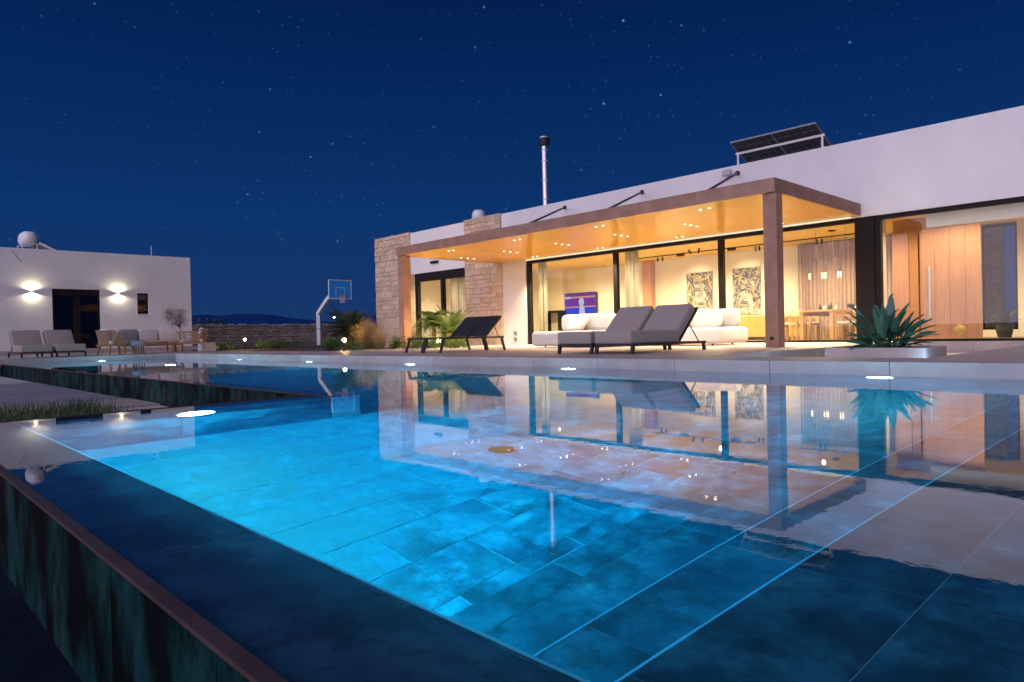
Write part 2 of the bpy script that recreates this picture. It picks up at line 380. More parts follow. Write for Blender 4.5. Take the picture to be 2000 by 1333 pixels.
def dup(o, loc, rz, label):
    c = copy_tree(o); c.location = loc; c.rotation_euler = (0, 0, rz); c['label'] = label; return c
def lamp(name, kind, loc, energy, col, parent=None, direction=(0, 0, -1), world=True, **kw):
    l = bpy.data.lights.new(name, kind); l.energy = energy; l.color = col
    for k, v in kw.items(): setattr(l, k, v)
    o = bpy.data.objects.new(name, l); COL.objects.link(o); o.location = loc
    o.rotation_euler = Vector(direction).to_track_quat('-Z', 'Y').to_euler()
    if parent is not None: attach(o, parent, world)
    return o
def box(x0, x1, y0, y1, z0, z1): return MB().box(x0, x1, y0, y1, z0, z1)

# ================================================================== SETTING
D = 0.127                     # deck level above the water
LOW = -0.30                   # lower terrace
FAC = 15.65                   # facade plane of the villa
g_ = MB(); S_ = 9000
hx0, hx1, hy0, hy1 = -21.8, 3.6, 0.5, 7.15                     # the pool is dug into it
g_.add([(-S_, -S_, -0.42), (S_, -S_, -0.42), (S_, S_, -0.42), (-S_, S_, -0.42), (hx0, hy0, -0.42), (hx1, hy0, -0.42), (hx1, hy1, -0.42), (hx0, hy1, -0.42)],
       [(0, 1, 5, 4), (1, 2, 6, 5), (2, 3, 7, 6), (3, 0, 4, 7)])
g_.build('ground', 'ground', kind='structure')
# far hills across the bay
hv, hf = [], []
nseg = 90
for i in range(nseg + 1):
    az = rad(20 + 90 * i / nseg)                 # left of +Y
    u = i / nseg
    h = 190 + 45 * math.sin(u * 9.0) + 30 * math.sin(u * 23 + 1) + 14 * math.sin(u * 61 + 2) + R.uniform(-5, 5)
    for rr, zz in ((4200, -5), (4700, h), (5600, -5)):
        hv.append((-math.sin(az) * rr, math.cos(az) * rr, zz))
    if i:
        b = 3 * i
        for k in (0, 1): hf.append((b - 3 + k, b + k, b + k + 1, b - 2 + k))
raw('hills', hv, hf, 'hill', kind='structure', smooth=True)

# pool deck: bed slab plus coping tiles along the water, each an L of top and riser
deck = MB()
deck.box(-21.58, -4.60, 7.30, 9.05, -0.40, D)                  # along the pool
deck.box(-16.9, -4.60, 9.05, FAC + 0.10, -0.40, D)             # terrace under the canopy
deck.box(-4.60, -2.10, 7.30, 7.90, -0.40, D)
deck.box(-2.10, 6.0, 7.30, 12.9, -0.40, D)
deck.box(-31.4, -21.95, -8.0, 9.05, -0.40, D)                  # in front of the guest house
deck.build('pool_deck', 'deck', kind='structure')
pd = bpy.data.objects['pool_deck']
def coping(x0, x1, y0, y1):
    return box(x0 + 0.002, x1 - 0.002, y0 + 0.002, y1 - 0.002, -0.06, D + 0.003).build('coping_tile', 'deck', pd, bevel=0.004, seg=1)
joints = [-21.95]
xj = 3.6
js = []
while xj > -21.5: js.append(xj); xj -= 1.155
js.append(-21.58); js.sort()
for a_, b_ in zip(js[:-1], js[1:]): coping(a_, b_, 6.95, 7.30)
yy = 7.30
while yy > -4.0: coping(-21.95, -21.58, yy - 1.155, yy); yy -= 1.155
box(-31.25, -28.6, -8.0, 10.9, D + 0.003, 0.285).build('entrance_platform', 'deck', kind='structure')
# lower terrace left of the pool
box(-17.0, -10.5, -6.0, 2.768, -0.45, LOW).build('lower_paving', 'paver', kind='structure')
lp = bpy.data.objects['lower_paving']
yy = 2.70; r_ = 0
while yy > -3.0:
    xx = -17.0 + (0.6 if r_ % 2 else 0)
    while xx < -10.55:
        box(max(-17.0, xx) + .004, min(xx + 1.2, -10.5) - .004, yy - 0.592, yy, LOW, LOW + 0.012).build('paver', 'paver', lp)
        xx += 1.2
    yy -= 0.6; r_ += 1
box(-10.5, -9.2, -6.0, 2.768, -0.45, LOW + 0.010).build('stepping_path', 'paverpink', kind='structure')
box(-9.2, -5.283, -6.0, 2.768, -0.45, LOW - 0.01).build('planting_soil', 'gravel', kind='structure')
box(-21.9, -17.0, -6.0, 2.768, -0.45, LOW - 0.004).build('gravel_strip', 'gravel', kind='structure')
# garden bed ground behind the deck
gb = MB(); gb.box(-43, -16.9, 9.05, 30.0, -0.40, 0.05); gb.build('garden_soil', 'soil', kind='structure')

# ================================================================== POOL
pool = thing('swimming_pool', 'long tiled swimming pool glowing turquoise in front of the villa', 'pool', (-3.0, 3.6, -1.35))
FZ = -1.35
def ptile(name, x0, x1, y0, y1, z0, z1, mat='pooltile', g=0.0026):
    return box(x0 + g, x1 - g, y0 + g, y1 - g, z0, z1).build(name, mat, pool, world=True)
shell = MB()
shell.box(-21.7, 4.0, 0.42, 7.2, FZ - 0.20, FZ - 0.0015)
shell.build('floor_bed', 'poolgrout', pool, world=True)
# floor tiles of the main basin and of the long arm
def rows(x0, x1, y0, y1, w, l):
    xa = x1; r = 0
    while xa > x0 + 0.02:
        xb = max(x0, xa - w); ya = y0 - (l * 0.5 if r % 2 else 0.0)
        while ya < y1 - 0.02:
            yb = min(y1, ya + l); yc = max(y0, ya)
            if yb - yc > 0.03: ptile('floor_tile', xb, xa, yc, yb, FZ - 0.012, FZ)
            ya += l
        xa = xb; r += 1
rows(-5.0, -1.40, 0.72, 6.95, 0.30, 0.60)
rows(-21.6, -5.0, 3.05, 6.95, 0.60, 1.20)
# steps at the near end
tops = [(-1.66, -1.34, -1.0), (-1.34, -1.0, -0.73), (-1.0, -0.66, -0.45), (-0.66, 3.6, -0.155)]
for i, (xa, xb, zt) in enumerate(tops):
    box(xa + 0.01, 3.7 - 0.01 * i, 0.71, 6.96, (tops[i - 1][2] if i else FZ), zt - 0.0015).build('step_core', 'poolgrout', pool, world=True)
    y = 0.72 - (0.45 if i % 2 else 0.15)
    while y < 6.95:
        ya, yb = max(0.72, y), min(6.95, y + 0.6)
        xs = [(xa + 0.004, xb)] if i < 3 else [(xa + 0.004, -0.40), (-0.40, 0.2), (0.2, 0.8), (0.8, 1.4), (1.4, 2.0), (2.0, 2.6)]
        for k, (p, q) in enumerate(xs):
            if yb - ya > 0.05: ptile('step_tile', p, q, ya, yb, zt - 0.012, zt, g=0.0014)
        y += 0.6
    raw('step_trim', [(xa - (0.0016 if i > 1 else 0.001), 0.722, zt + .0003), (xa + 0.004, 0.722, zt + .0003), (xa + 0.004, 6.948, zt + .0003), (xa - (0.0016 if i > 1 else 0.001), 6.948, zt + .0003)], [(0, 1, 2, 3)], 'trim' if i > 1 else 'pooltile', pool, world=True)
# far wall and end walls under water
xx = 3.6
while xx > -21.6:
    for k in range(3):
        ptile('wall_tile', max(-21.6, xx - 1.155), xx, 6.953, 6.972, -0.072 - 0.43 * (k + 1), -0.072 - 0.43 * k - 0.005)
    xx -= 1.155
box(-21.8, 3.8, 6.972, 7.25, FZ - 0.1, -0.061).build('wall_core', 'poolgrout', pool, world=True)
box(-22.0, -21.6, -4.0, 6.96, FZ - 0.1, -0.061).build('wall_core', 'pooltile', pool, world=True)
box(2.7, 3.2, 0.4, 6.95, FZ - 0.1, 0.0035).build('wall_core', 'pooltile', pool, world=True)
# overflow walls: core, submerged ledge tiles, lip, patina cladding outside
def overflow(p0, p1, axis, ins):
    """wall along axis from p0 to p1 whose outer face is at ins[0], inner face at ins[1]"""
    o_, i_ = ins; s = 1 if i_ > o_ else -1
    def B(a0, a1, t0, t1, z0, z1):
        t0, t1 = min(t0, t1), max(t0, t1)
        return box(a0, a1, t0, t1, z0, z1) if axis == 'x' else box(t0, t1, a0, a1, z0, z1)
    B(p0, p1, o_ + s * 0.014, i_ - s * 0.016, FZ - 0.1, -0.034).build('overflow_wall', 'poolgrout', pool, world=True)
    a = p0; 
    while a < p1 - 0.02:
        b = min(p1, a + 1.2)
        B(a + .002, b - .002, o_ + s * 0.031, i_ - s * 0.016, -0.034, -0.022).build('ledge_tile', 'ledge', pool, world=True)
        a = b
    a = p0 - 0.0
    while a < p1 - 0.02:
        b = min(p1, a + 0.6)
        B(a + .0015, b - .0015, o_, o_ + s * 0.012, -0.42, -0.008).build('patina_panel', 'streak', pool, world=True)
        a = b
    B(p0, p1, o_ - s * 0.003, o_ + s * 0.026, -0.006, 0.0035).build('overflow_lip', 'lip', pool, world=True)
    t0, t1 = i_ - s * 0.006, i_ + s * 0.0022
    qs = [(p0, t0), (p1, t0), (p1, t1), (p0, t1)]
    raw('inner_trim', [((a, b, -0.021) if axis == 'x' else (b, a, -0.021)) for a, b in qs], [(0, 1, 2, 3)], 'trim', pool, world=True)
    z = -0.024
    for k in range(3):
        a = p0
        while a < p1 - 0.02:
            b = min(p1, a + 1.2)
            B(a + .003, b - .003, i_ - s * 0.014, i_ - s * .002, z - 0.425, z).build('wall_tile', 'pooltile', pool, world=True)
            a = b
        z -= 0.43
overflow(-5.28, 2.7, 'x', (0.395, 0.72))
overflow(0.43, 2.77, 'y', (-5.28, -4.98))
overflow(-21.6, -4.98, 'x', (2.77, 3.05))
MB().cyl((-3.15, 2.92, FZ + 0.001), (-3.15, 2.92, FZ + 0.012), 0.085, n=20).build('floor_drain', 'terracotta', pool, world=True)
# catch basin the overflow drops into
box(-9.0, 4.0, -3.0, 0.395, -0.41, -0.362).build('catch_basin', 'basin', kind='structure')
# underwater lights
POOLCOL = (0.10, 0.76, 0.98)
def pool_light(p, n, energy, r=0.11):
    p, n = Vector(p), Vector(n)
    ring = MB().cyl(p - n * 0.012, p + n * 0.012, r + 0.025, n=20).build('pool_light', 'steel', pool, world=True)
    MB().cyl(p + n * 0.013, p + n * 0.02, r, n=20).build('lens', 'lamp_white', ring)
    lamp('pool_lamp', 'AREA', p + n * 0.035, energy, POOLCOL, pool, n + Vector((0, 0, -0.5 if abs(n.z) < 0.5 else 0)), shape='DISK', size=r * 2)
pool_light((-4.975, 1.72, -0.27), (1, 0, 0), 1500, 0.12)
for X_ in (-2.25, -6.1, -9.7, -13.3, -16.9):
    pool_light((X_, 6.945, -0.22), (0, -1, 0), 190)
pool_light((-21.59, 5.0, -0.22), (1, 0, 0), 260)
pool_light((-16.6, 5.25, FZ + 0.005), (0, 0, 1), 200)

# water: one closed body (its sides and bottom lie inside the tiled walls)
def water_body():
    e = 0.0
    out = [(-5.255, 0.42), (2.75, 0.42), (2.75, 6.956), (-21.605, 6.956), (-21.605, 2.795), (-5.255, 2.795)]
    mb = MB(); mb.prism([(x, y, FZ - 0.03) for x, y in out], (0, 0, -FZ + 0.03))
    return mb
mw, t, out = newmat('pool water')
gl = t.nodes.new('ShaderNodeBsdfGlass'); gl.inputs['IOR'].default_value = 1.333; gl.inputs['Roughness'].default_value = 0.0
tcn = t.nodes.new('ShaderNodeTexCoord'); mp = t.nodes.new('ShaderNodeMapping'); mp.inputs['Scale'].default_value = (1, 1, 1); mp.inputs['Rotation'].default_value = (0, 0, YAW)
t.links.new(tcn.outputs['Object'], mp.inputs[0])
n1 = t.nodes.new('ShaderNodeTexNoise'); n1.inputs['Scale'].default_value = 2.6; n1.inputs['Detail'].default_value = 3.0
n2 = t.nodes.new('ShaderNodeTexNoise'); n2.inputs['Scale'].default_value = 26.0; n2.inputs['Detail'].default_value = 2.0
t.links.new(mp.outputs[0], n1.inputs['Vector']); t.links.new(mp.outputs[0], n2.inputs['Vector'])
ma = t.nodes.new('ShaderNodeMath'); ma.operation = 'MULTIPLY_ADD'; ma.inputs[1].default_value = 0.22
t.links.new(n2.outputs['Fac'], ma.inputs[0]); t.links.new(n1.outputs['Fac'], ma.inputs[2])
bp = t.nodes.new('ShaderNodeBump'); bp.inputs['Strength'].default_value = 1.0; bp.inputs['Distance'].default_value = 0.00030
t.links.new(ma.outputs[0], bp.inputs['Height']); t.links.new(bp.outputs[0], gl.inputs['Normal'])
t.links.new(gl.outputs[0], out.inputs['Surface'])
va = t.nodes.new('ShaderNodeVolumeAbsorption'); va.inputs['Color'].default_value = (0.05, 0.885, 0.97, 1); va.inputs['Density'].default_value = 0.5
t.links.new(va.outputs[0], out.inputs['Volume'])
M['water'] = mw
water_body().build('water', 'water', kind='structure')

# ================================================================== VILLA
villa = thing('villa', 'long white flat-roofed villa with stone piers and lit glass wall', 'house', (-10, FAC, 0))
def vp(name, mb, mat, parent=None, **k): return mb.build(name, mat, parent or villa, world=parent is None, **k)
XR = 5.0
ZT = 4.45
wall = MB()
wall.box(-16.62, XR, FAC, FAC + 0.30, 2.795, ZT)                 # above the big windows
wall.box(-16.62, -15.56, FAC, FAC + 0.30, 0.05, 2.795)
wall.box(-21.75, -18.48, FAC, FAC + 0.30, 2.85, ZT - 0.01)       # above the bedroom door
vp('front_wall', wall, 'render')
vp('side_wall', box(-24.1, -23.85, FAC + 0.3, 24.0, 0, ZT - 0.02), 'render')
vp('roof_slab', box(-23.85, XR, FAC + 0.30, 20.5, 3.10, 4.20), 'render')
vp('back_parapet', box(-23.85, XR, 20.5, 20.75, 2.92, ZT - 0.02), 'render')
vp('plinth', box(-4.60, XR, FAC - 0.02, FAC + 0.05, -0.2, D - 0.004), 'deck')
for k in range(4):
    vp('plinth_tile', box(-4.6 + 1.2 * k + .003, -4.6 + 1.2 * (k + 1) - .003, FAC - 0.035, FAC - 0.021, -0.06, D - 0.006), 'deck')
# stone piers: one stone, one object
def stone_pier(x0, x1, z0, z1, y, side=None):
    core = vp('stone_pier', box(x0 + 0.01, x1 - 0.01, y + 0.03, FAC + 0.30, z0, z1 - 0.015), 'mortar')
    z = z0
    while z < z1 - 0.05:
        h = R.choice([0.13, 0.16, 0.19, 0.22, 0.25])
        if z1 - (z + h) < 0.10: h = z1 - z
        x = x0
        while x < x1 - 0.02:
            w = R.uniform(0.22, 0.58)
            if x1 - (x + w) < 0.16: w = x1 - x
            dy = R.uniform(-0.012, 0.014)
            mb = MB(); q = lambda: R.uniform(-0.010, 0.010)
            a, b, c, d_ = x + .006, x + w - .006, z + .006, z + h - .006
            f0 = [(a + q(), y + dy + q() * .6, c + q()), (b + q(), y + dy + q() * .6, c + q()), (b + q(), y + dy + q() * .6, d_ + q()), (a + q(), y + dy + q() * .6, d_ + q())]
            ca, cb, cc, cd = a + .02, b - .02, c + .018, d_ - .018
            bk = [(a, y + 0.06, c), (b, y + 0.06, c), (b, y + 0.06, d_), (a, y + 0.06, d_)]
            md = [(p[0], p[1] + 0.016, p[2]) for p in f0]
            f0 = [(p[0] + (0.014 if i in (0, 3) else -0.014), p[1], p[2] + (0.012 if i < 2 else -0.012)) for i, p in enumerate(f0)]
            mb.add(f0 + md + bk, [(0, 1, 2, 3)] + [(i, i + 4, (i + 1) % 4 + 4, (i + 1) % 4) for i in range(4)] + [(i + 4, i + 8, (i + 1) % 4 + 8, (i + 1) % 4 + 4) for i in range(4)])
            mb.build('stone', 'stone', core)
            x += w
        z += h
stone_pier(-24.15, -21.75, -0.05, 4.48, FAC - 0.07)
stone_pier(-18.48, -16.62, 0.05, 4.49, FAC - 0.07)
# big glass wall: frames, mullions, panes
def window(x0, x1, z0, z1, y, cuts, mull, fr=0.07, head=0.085, pane='glass', name='window'):
    f = MB()
    f.box(x0, x1, y, y + 0.14, z1 - head, z1); f.box(x0, x1, y, y + 0.14, z0, z0 + 0.05)
    f.box(x0, x0 + fr * 1.9, y, y + 0.14, z0 + 0.05, z1 - head); f.box(x1 - fr, x1, y, y + 0.14, z0 + 0.05, z1 - head)
    w = vp(name, f, 'black', bevel=0.003, seg=1)
    for c in cuts: box(c - mull / 2, c + mull / 2, y + 0.015, y + 0.125, z0 + 0.05, z1 - head).build('mullion', 'black', w)
    xs = [x0 + fr * 1.9] + [c for c in cuts] + [x1 - fr]
    for i in range(len(xs) - 1):
        a = xs[i] + (mull / 2 if i else 0); b = xs[i + 1] - (mull / 2 if i < len(xs) - 2 else 0)
        box(a, b, y + 0.06, y + 0.075, z0 + 0.05, z1 - head).build('pane', pane, w)
    return w
w1 = window(-15.54, -5.48, D - 0.002, 2.79, FAC + 0.04, [-12.02, -8.74], 0.14)
vp('corner_post', box(-5.478, -5.15, FAC + 0.02, FAC + 0.20, D - 0.002, 2.79), 'black', bevel=0.006, seg=1)
w2 = window(-5.148, XR, D - 0.002, 2.79, FAC + 0.04, [-4.55 + 4.6], 0.12, fr=0.06)
# bedroom sliding door
w3 = window(-21.60, -18.50, D - 0.002, 2.84, FAC + 0.06, [-19.95], 0.18, head=0.30, fr=0.10, name='bedroom_door')
box(-20.15, -20.11, FAC + 0.02, FAC + 0.05, 1.0, 1.35).build('door_handle', 'steel', w3)
# wall fittings
for z in (0.50, 0.30):
    v = vp('wall_vent', MB().cyl((-16.06, FAC - 0.018, z), (-16.06, FAC + 0.002, z), 0.075, n=18), 'galv')
    for k in (-1, 0, 1): box(-16.11, -16.01, FAC - 0.024, FAC - 0.018, z + k * 0.035 - .006, z + k * 0.035 + .006).build('louvre', 'darkgrout', v)
vp('wall_light', box(-20.42, -20.02, FAC - 0.10, FAC - 0.005, 3.14, 3.23), 'black', bevel=0.008, seg=1)
# interior shell (floor, ceiling, walls)
BW = 20.20
CE = 2.90
vp('interior_floor', box(-23.8, XR, FAC + 0.11, 24.0, 0.0, D - 0.006), 'floor_in')
vp('interior_ceiling', box(-23.8, XR, FAC + 0.305, 20.49, CE, 3.095), 'ceil_in')
iw = MB()
iw.box(-23.8, -4.20, BW, BW + 0.25, D, CE)                     # back wall
iw.box(-18.95, -18.80, FAC + 0.50, BW, D, CE)                  # wall to the bedroom
iw.box(-3.46, XR, BW, BW + 0.25, D, CE)
iw.box(-4.20, -3.46, BW, BW + 0.25, D, 0.30)
vp('interior_wall', iw, 'plaster_in')
vp('chimney_breast', box(-18.78, -17.80, 19.95, BW - 0.002, 1.34, CE - 0.002), 'plaster_in')
vp('hall_door_panel', box(-14.10, -13.74, 19.95, BW - 0.002, D, CE - 0.004), 'doorwood')
vp('column_casing', box(-5.62, -5.42, 17.0, 17.25, D, CE - 0.003), 'plaster_in')
vp('ceiling_beam', box(-4.25, XR - .01, 15.96, 16.12, 2.46, CE - 0.003), 'plaster_in')
# wood-lined entrance: panels and pivot door with long handle
for k, (a, b) in enumerate(((-5.40, -5.05), (-5.05, -4.86))):
    vp('wall_panel', box(a + .004, b - .004, 17.60, 17.66, D, 2.62), 'doorwood')
vp('wall_panel_back', box(-5.40, -3.66, 17.66, 17.70, D, CE - .004), 'doorwood')
pdoor = vp('pivot_door', box(-4.78, -3.62, 17.42, 17.50, D + 0.01, 2.60), 'doorwood', bevel=0.004, seg=1)
for k in range(3):
    box(-4.78 + 0.29 * (k + 1) - .002, -4.78 + 0.29 * (k + 1) + .002, 17.416, 17.42, D + 0.02, 2.59).build('panel_joint', 'darkgrout', pdoor)
box(-4.60, -4.555, 17.35, 17.39, 0.62, 1.76).build('door_handle', 'galv', pdoor)
# back window of the hall
hb = vp('hall_window', MB().box(-4.19, -3.47, BW + 0.05, BW + 0.12, 2.80, 2.88).box(-4.19, -3.47, BW + 0.05, BW + 0.12, 0.30, 0.36).box(-4.19, -4.15, BW + 0.05, BW + 0.12, 0.36, 2.80).box(-3.51, -3.47, BW + 0.05, BW + 0.12, 0.36, 2.80), 'black')
box(-4.15, -3.51, BW + 0.08, BW + 0.09, 0.36, 2.80).build('pane', 'glass', hb)
# led strip where the canopy meets the wall
vp('light_strip', box(-15.5, -5.6, FAC - 0.03, FAC - 0.012, 2.80, 2.825), 'strip')
WARM = (1.0, 0.74, 0.41)
WARM2 = (1.0, 0.80, 0.52)
# room lamps
def ceil_lamp(x, y, e, sx=1.2, sy=0.25, col=WARM, d=(0, 0, -1)):
    lamp('ceiling_lamp', 'SPOT', (x, y, CE - 0.04), e * 2.6, col, villa, d, spot_size=rad(165), spot_blend=0.5, shadow_soft_size=0.03)
for x, y, e in ((-16.0, 17.6, 260), (-12.6, 17.4, 260), (-9.8, 17.4, 260), (-6.9, 17.2, 300), (-4.25, 16.35, 50), (-3.0, 16.6, 45), (-1.0, 17.6, 90)):
    ceil_lamp(x, y, e)
ceil_lamp(-20.6, 17.6, 260)
ceil_lamp(-4.3, 18.9, 20)
for x in (-12.0, -10.3):                                            # picture spots
    lamp('picture_lamp', 'SPOT', (x, 18.7, 2.80), 130, WARM2, villa, (0, 1.5, -1.05), spot_size=rad(62), spot_blend=0.8, shadow_soft_size=0.04)
lamp('column_lamp', 'SPOT', (-5.52, 16.75, 2.85), 60, WARM2, villa, (0, 0.18, -1), spot_size=rad(70), spot_blend=0.8, shadow_soft_size=0.03)

# ================================================================== CANOPY
can = thing('terrace_canopy', 'flat brown steel canopy with glowing bronze soffit over the terrace', 'canopy', (-11.1, 13.6, D))
CX0, CX1, CY0 = -16.85, -5.40, 11.60
CZ0, CZ1 = 2.84, 3.08
def cp(name, mb, mat, **k): return mb.build(name, mat, can, world=True, **k)
fx = [CX0, -14.6, -12.3, -10.0, -8.25, -6.95, CX1]
for a, b in zip(fx[:-1], fx[1:]): cp('fascia', box(a + .0015, b - .0015, CY0, CY0 + 0.05, CZ0 - 0.005, CZ1), 'corten', bevel=0.003, seg=1)
for a, b in ((CY0 + .052, 13.4), (13.4, FAC - .004)):
    cp('fascia', box(CX1 - 0.05, CX1 - .0005, a + .0015, b - .0015, CZ0 - 0.005, CZ1), 'corten', bevel=0.003, seg=1)
    cp('fascia', box(CX0 + .0005, CX0 + 0.05, a + .0015, b - .0015, CZ0 - 0.005, CZ1), 'corten', bevel=0.003, seg=1)
cp('roof_sheet', box(CX0 + 0.052, CX1 - 0.052, CY0 + 0.052, FAC - .005, CZ0 + 0.06, CZ1 - 0.04), 'corten')
px = CX0 + 0.055
while px < CX1 - 0.1:
    q = min(px + 1.92, CX1 - 0.055)
    cp('soffit_panel', box(px + .001, q - .001, CY0 + 0.054, FAC - .02, CZ0, CZ0 + 0.04), 'soffit')
    px = q
for x0, x1 in ((-5.66, -5.395), (-16.85, -16.60)):
    c = cp('column', box(x0 + (0.0 if x0 < -10 else .01), x1 - (.012 if x0 > -10 else 0), CY0 + 0.054, CY0 + 0.30, D + .002, CZ0 - 0.008), 'corten', bevel=0.004, seg=1)
    MB().cyl(((x0 + x1) / 2, CY0 + 0.03, D + 0.16), ((x0 + x1) / 2, CY0 + 0.056, D + 0.16), 0.032, n=14).build('socket', 'blackmetal', c)
for x0, x1 in ((-8.2, -6.78), (-11.0, -9.15), (-13.8, -11.54)):
    r = cp('tie_rod', MB().cyl((x0, FAC - 0.01, 4.25), (x1, CY0 + 0.16, CZ1 + 0.01), 0.028, n=8), 'blackmetal')
    MB().cyl((x0, FAC - 0.03, 4.25), (x0, FAC + .001, 4.25), 0.06, n=10).build('anchor', 'blackmetal', r)
spots = []
for x in (-14.98, -12.35, -9.71, -7.08): spots += [[(x - .1, 12.16), (x + .1, 12.16)]]
for x in (-16.17, -14.27, -12.28, -10.33, -8.38, -6.45): spots += [[(x, 13.52), (x, 13.77), (x, 14.04)]]
for x in (-14.74, -12.19, -9.62, -7.05): spots += [[(x - .09, 15.27), (x + .09, 15.27)]]
for gsp in spots:
    for (x, y) in gsp:
        dl = cp('downlight', MB().cyl((x, y, CZ0 - 0.006), (x, y, CZ0 - 0.0005), 0.036, n=12), 'whitepaint')
        MB().cyl((x, y, CZ0 - 0.009), (x, y, CZ0 - 0.006), 0.026, n=12).build('lens', 'lamp_warm', dl)
    mx = sum(p[0] for p in gsp) / len(gsp); my = sum(p[1] for p in gsp) / len(gsp)
    lamp('canopy_lamp', 'SPOT', (mx, my, CZ0 - 0.02), 300 if my < 15 else 620, WARM2, can, (0, 0, -1), spot_size=rad(105), spot_blend=0.7, shadow_soft_size=0.03)

# ================================================================== ROOF GEAR
fl = thing('chimney_flue', 'tall shiny steel flue pipe with black cowl on the villa roof', 'flue', (-17.25, 18.5, 4.2))
MB().cyl((0, 0, 0), (0, 0, 3.12), 0.112, n=18).build('pipe', 'steel', fl, smooth='auto')
for z in (0.55, 1.15, 1.85, 2.55, 2.95): MB().cyl((0, 0, z), (0, 0, z + 0.045), 0.122, n=18).build('pipe_band', 'galv', fl, smooth='auto')
cw = MB().lathe((0, 0, 3.10), [(0.13, 0), (0.205, 0.05), (0.21, 0.09), (0.18, 0.10), (0.18, 0.13), (0.21, 0.14), (0.21, 0.18), (0.18, 0.19), (0.18, 0.22), (0.21, 0.23), (0.205, 0.27), (0.15, 0.30)], 18).build('cowl', 'blackmetal', fl)
MB().cyl((0, 0, 3.40), (0, 0, 3.44), 0.17, n=18).build('cowl_cap', 'galv', cw)
pv = thing('solar_panel_array', 'tilted pair of dark solar panels on steel posts above the parapet', 'solar panels', (-8.2, 17.5, 4.2))
A_, B_ = Vector((-9.35, 17.45, 5.56)), Vector((-7.04, 17.45, 5.56))
dn = Vector((0, 1.75, -0.72))
def pvp(name, mb, mat, par=None): return mb.build(name, mat, par or pv, world=par is None)
for k in range(2):
    a = A_.lerp(B_, k * 0.5 + 0.004); b = A_.lerp(B_, k * 0.5 + 0.496)
    panel = pvp('panel', MB().prism([a, b, b + dn, a + dn], (0, -0.011, -0.03)), 'pvcell')
    for (p, q) in ((a, b), (b, b + dn), (b + dn, a + dn), (a + dn, a)):
        MB().bar(p + Vector((0, -.006, -.016)), q + Vector((0, -.006, -.016)), 0.030, 0.040).build('frame', 'darkgalv', panel)
    for i in range(1, 6):
        p = a + (b - a) * (i / 6); MB().bar(p + Vector((0, -.013, -.034)), p + dn + Vector((0, -.013, -.034)), 0.006, 0.004).build('cell_line', 'darkgalv', panel)
    for i in range(1, 8):
        p = a + dn * (i / 8); MB().bar(p + Vector((0, -.013, -.035)), p + (b - a) + Vector((0, -.013, -.035)), 0.005, 0.004).build('cell_line', 'darkgalv', panel)
for f in (0.24, 0.75):
    p, q = A_ + dn * f + Vector((-0.05, 0, -.07)), B_ + dn * f + Vector((0.05, 0, -.07))
    pvp('support_beam', MB().bar(p, q, 0.05, 0.06), 'galv')
    for e_ in (p + Vector((0.06, 0, 0)), q - Vector((0.06, 0, 0))):
        pvp('support_post', MB().bar(e_ - Vector((0, 0, .03)), (e_.x, e_.y, 4.2), 0.05), 'galv')
for e_ in (A_, B_):
    pvp('support_brace', MB().bar(e_ + dn * 0.24 + Vector((0, 0, -.35)), e_ + dn * 0.75 + Vector((0, 0, -.12)), 0.035), 'galv')
fld = thing('flood_light', 'small grey flood light on the villa wall by the upper tie rod', 'flood light', (-8.42, FAC - 0.05, 4.28))
MB().obox((0, -0.09, 0), (0.22, 0.07, 0.15), Matrix.Rotation(rad(-25), 3, 'X')).build('housing', 'galv', fld, bevel=0.01)
MB().bar((0, 0.05, 0), (0, -0.08, 0), 0.04).build('bracket', 'galv', fld)
def solar_heater(loc, rz, label):
    t_ = thing('solar_water_heater', label, 'water heater', loc, rz)
    tank = MB().ell((0, 0, 0.62), 0.72, 0.27, 0.27, 24, 16, 0.72).xf(Matrix.Identity(4)).build('tank', 'whitepaint', t_, smooth=True)
    MB().prism([(-0.62, 0.28, 0.44), (0.62, 0.28, 0.44), (0.62, 1.45, -0.18), (-0.62, 1.45, -0.18)], (0, 0.03, 0.06)).build('collector', 'pvcell', t_)
    MB().bar((-0.65, 0.26, 0.42), (-0.65, 1.47, -0.20), 0.05, 0.09).build('collector_frame', 'whitepaint', t_)
    MB().bar((0.65, 0.26, 0.42), (0.65, 1.47, -0.20), 0.05, 0.09).build('collector_frame', 'whitepaint', t_)
    for x in (-0.5, 0.5):
        for y in (-0.24, 0.22): MB().bar((x, y, 0.40), (x, y * 1.15, -0.3), 0.035).build('stand_leg', 'whitepaint', t_)
        MB().bar((x, -0.24, 0.39), (x, 0.22, 0.39), 0.035).build('stand_rail', 'whitepaint', t_)
    MB().bar((-0.5, -0.27, -0.2), (0.5, -0.27, -0.2), 0.03).build('stand_rail', 'whitepaint', t_)
    return t_
solar_heater((-20.75, 18.3, 4.55), rad(-41), 'round white end of a water tank on the villa roof above the stone pier')
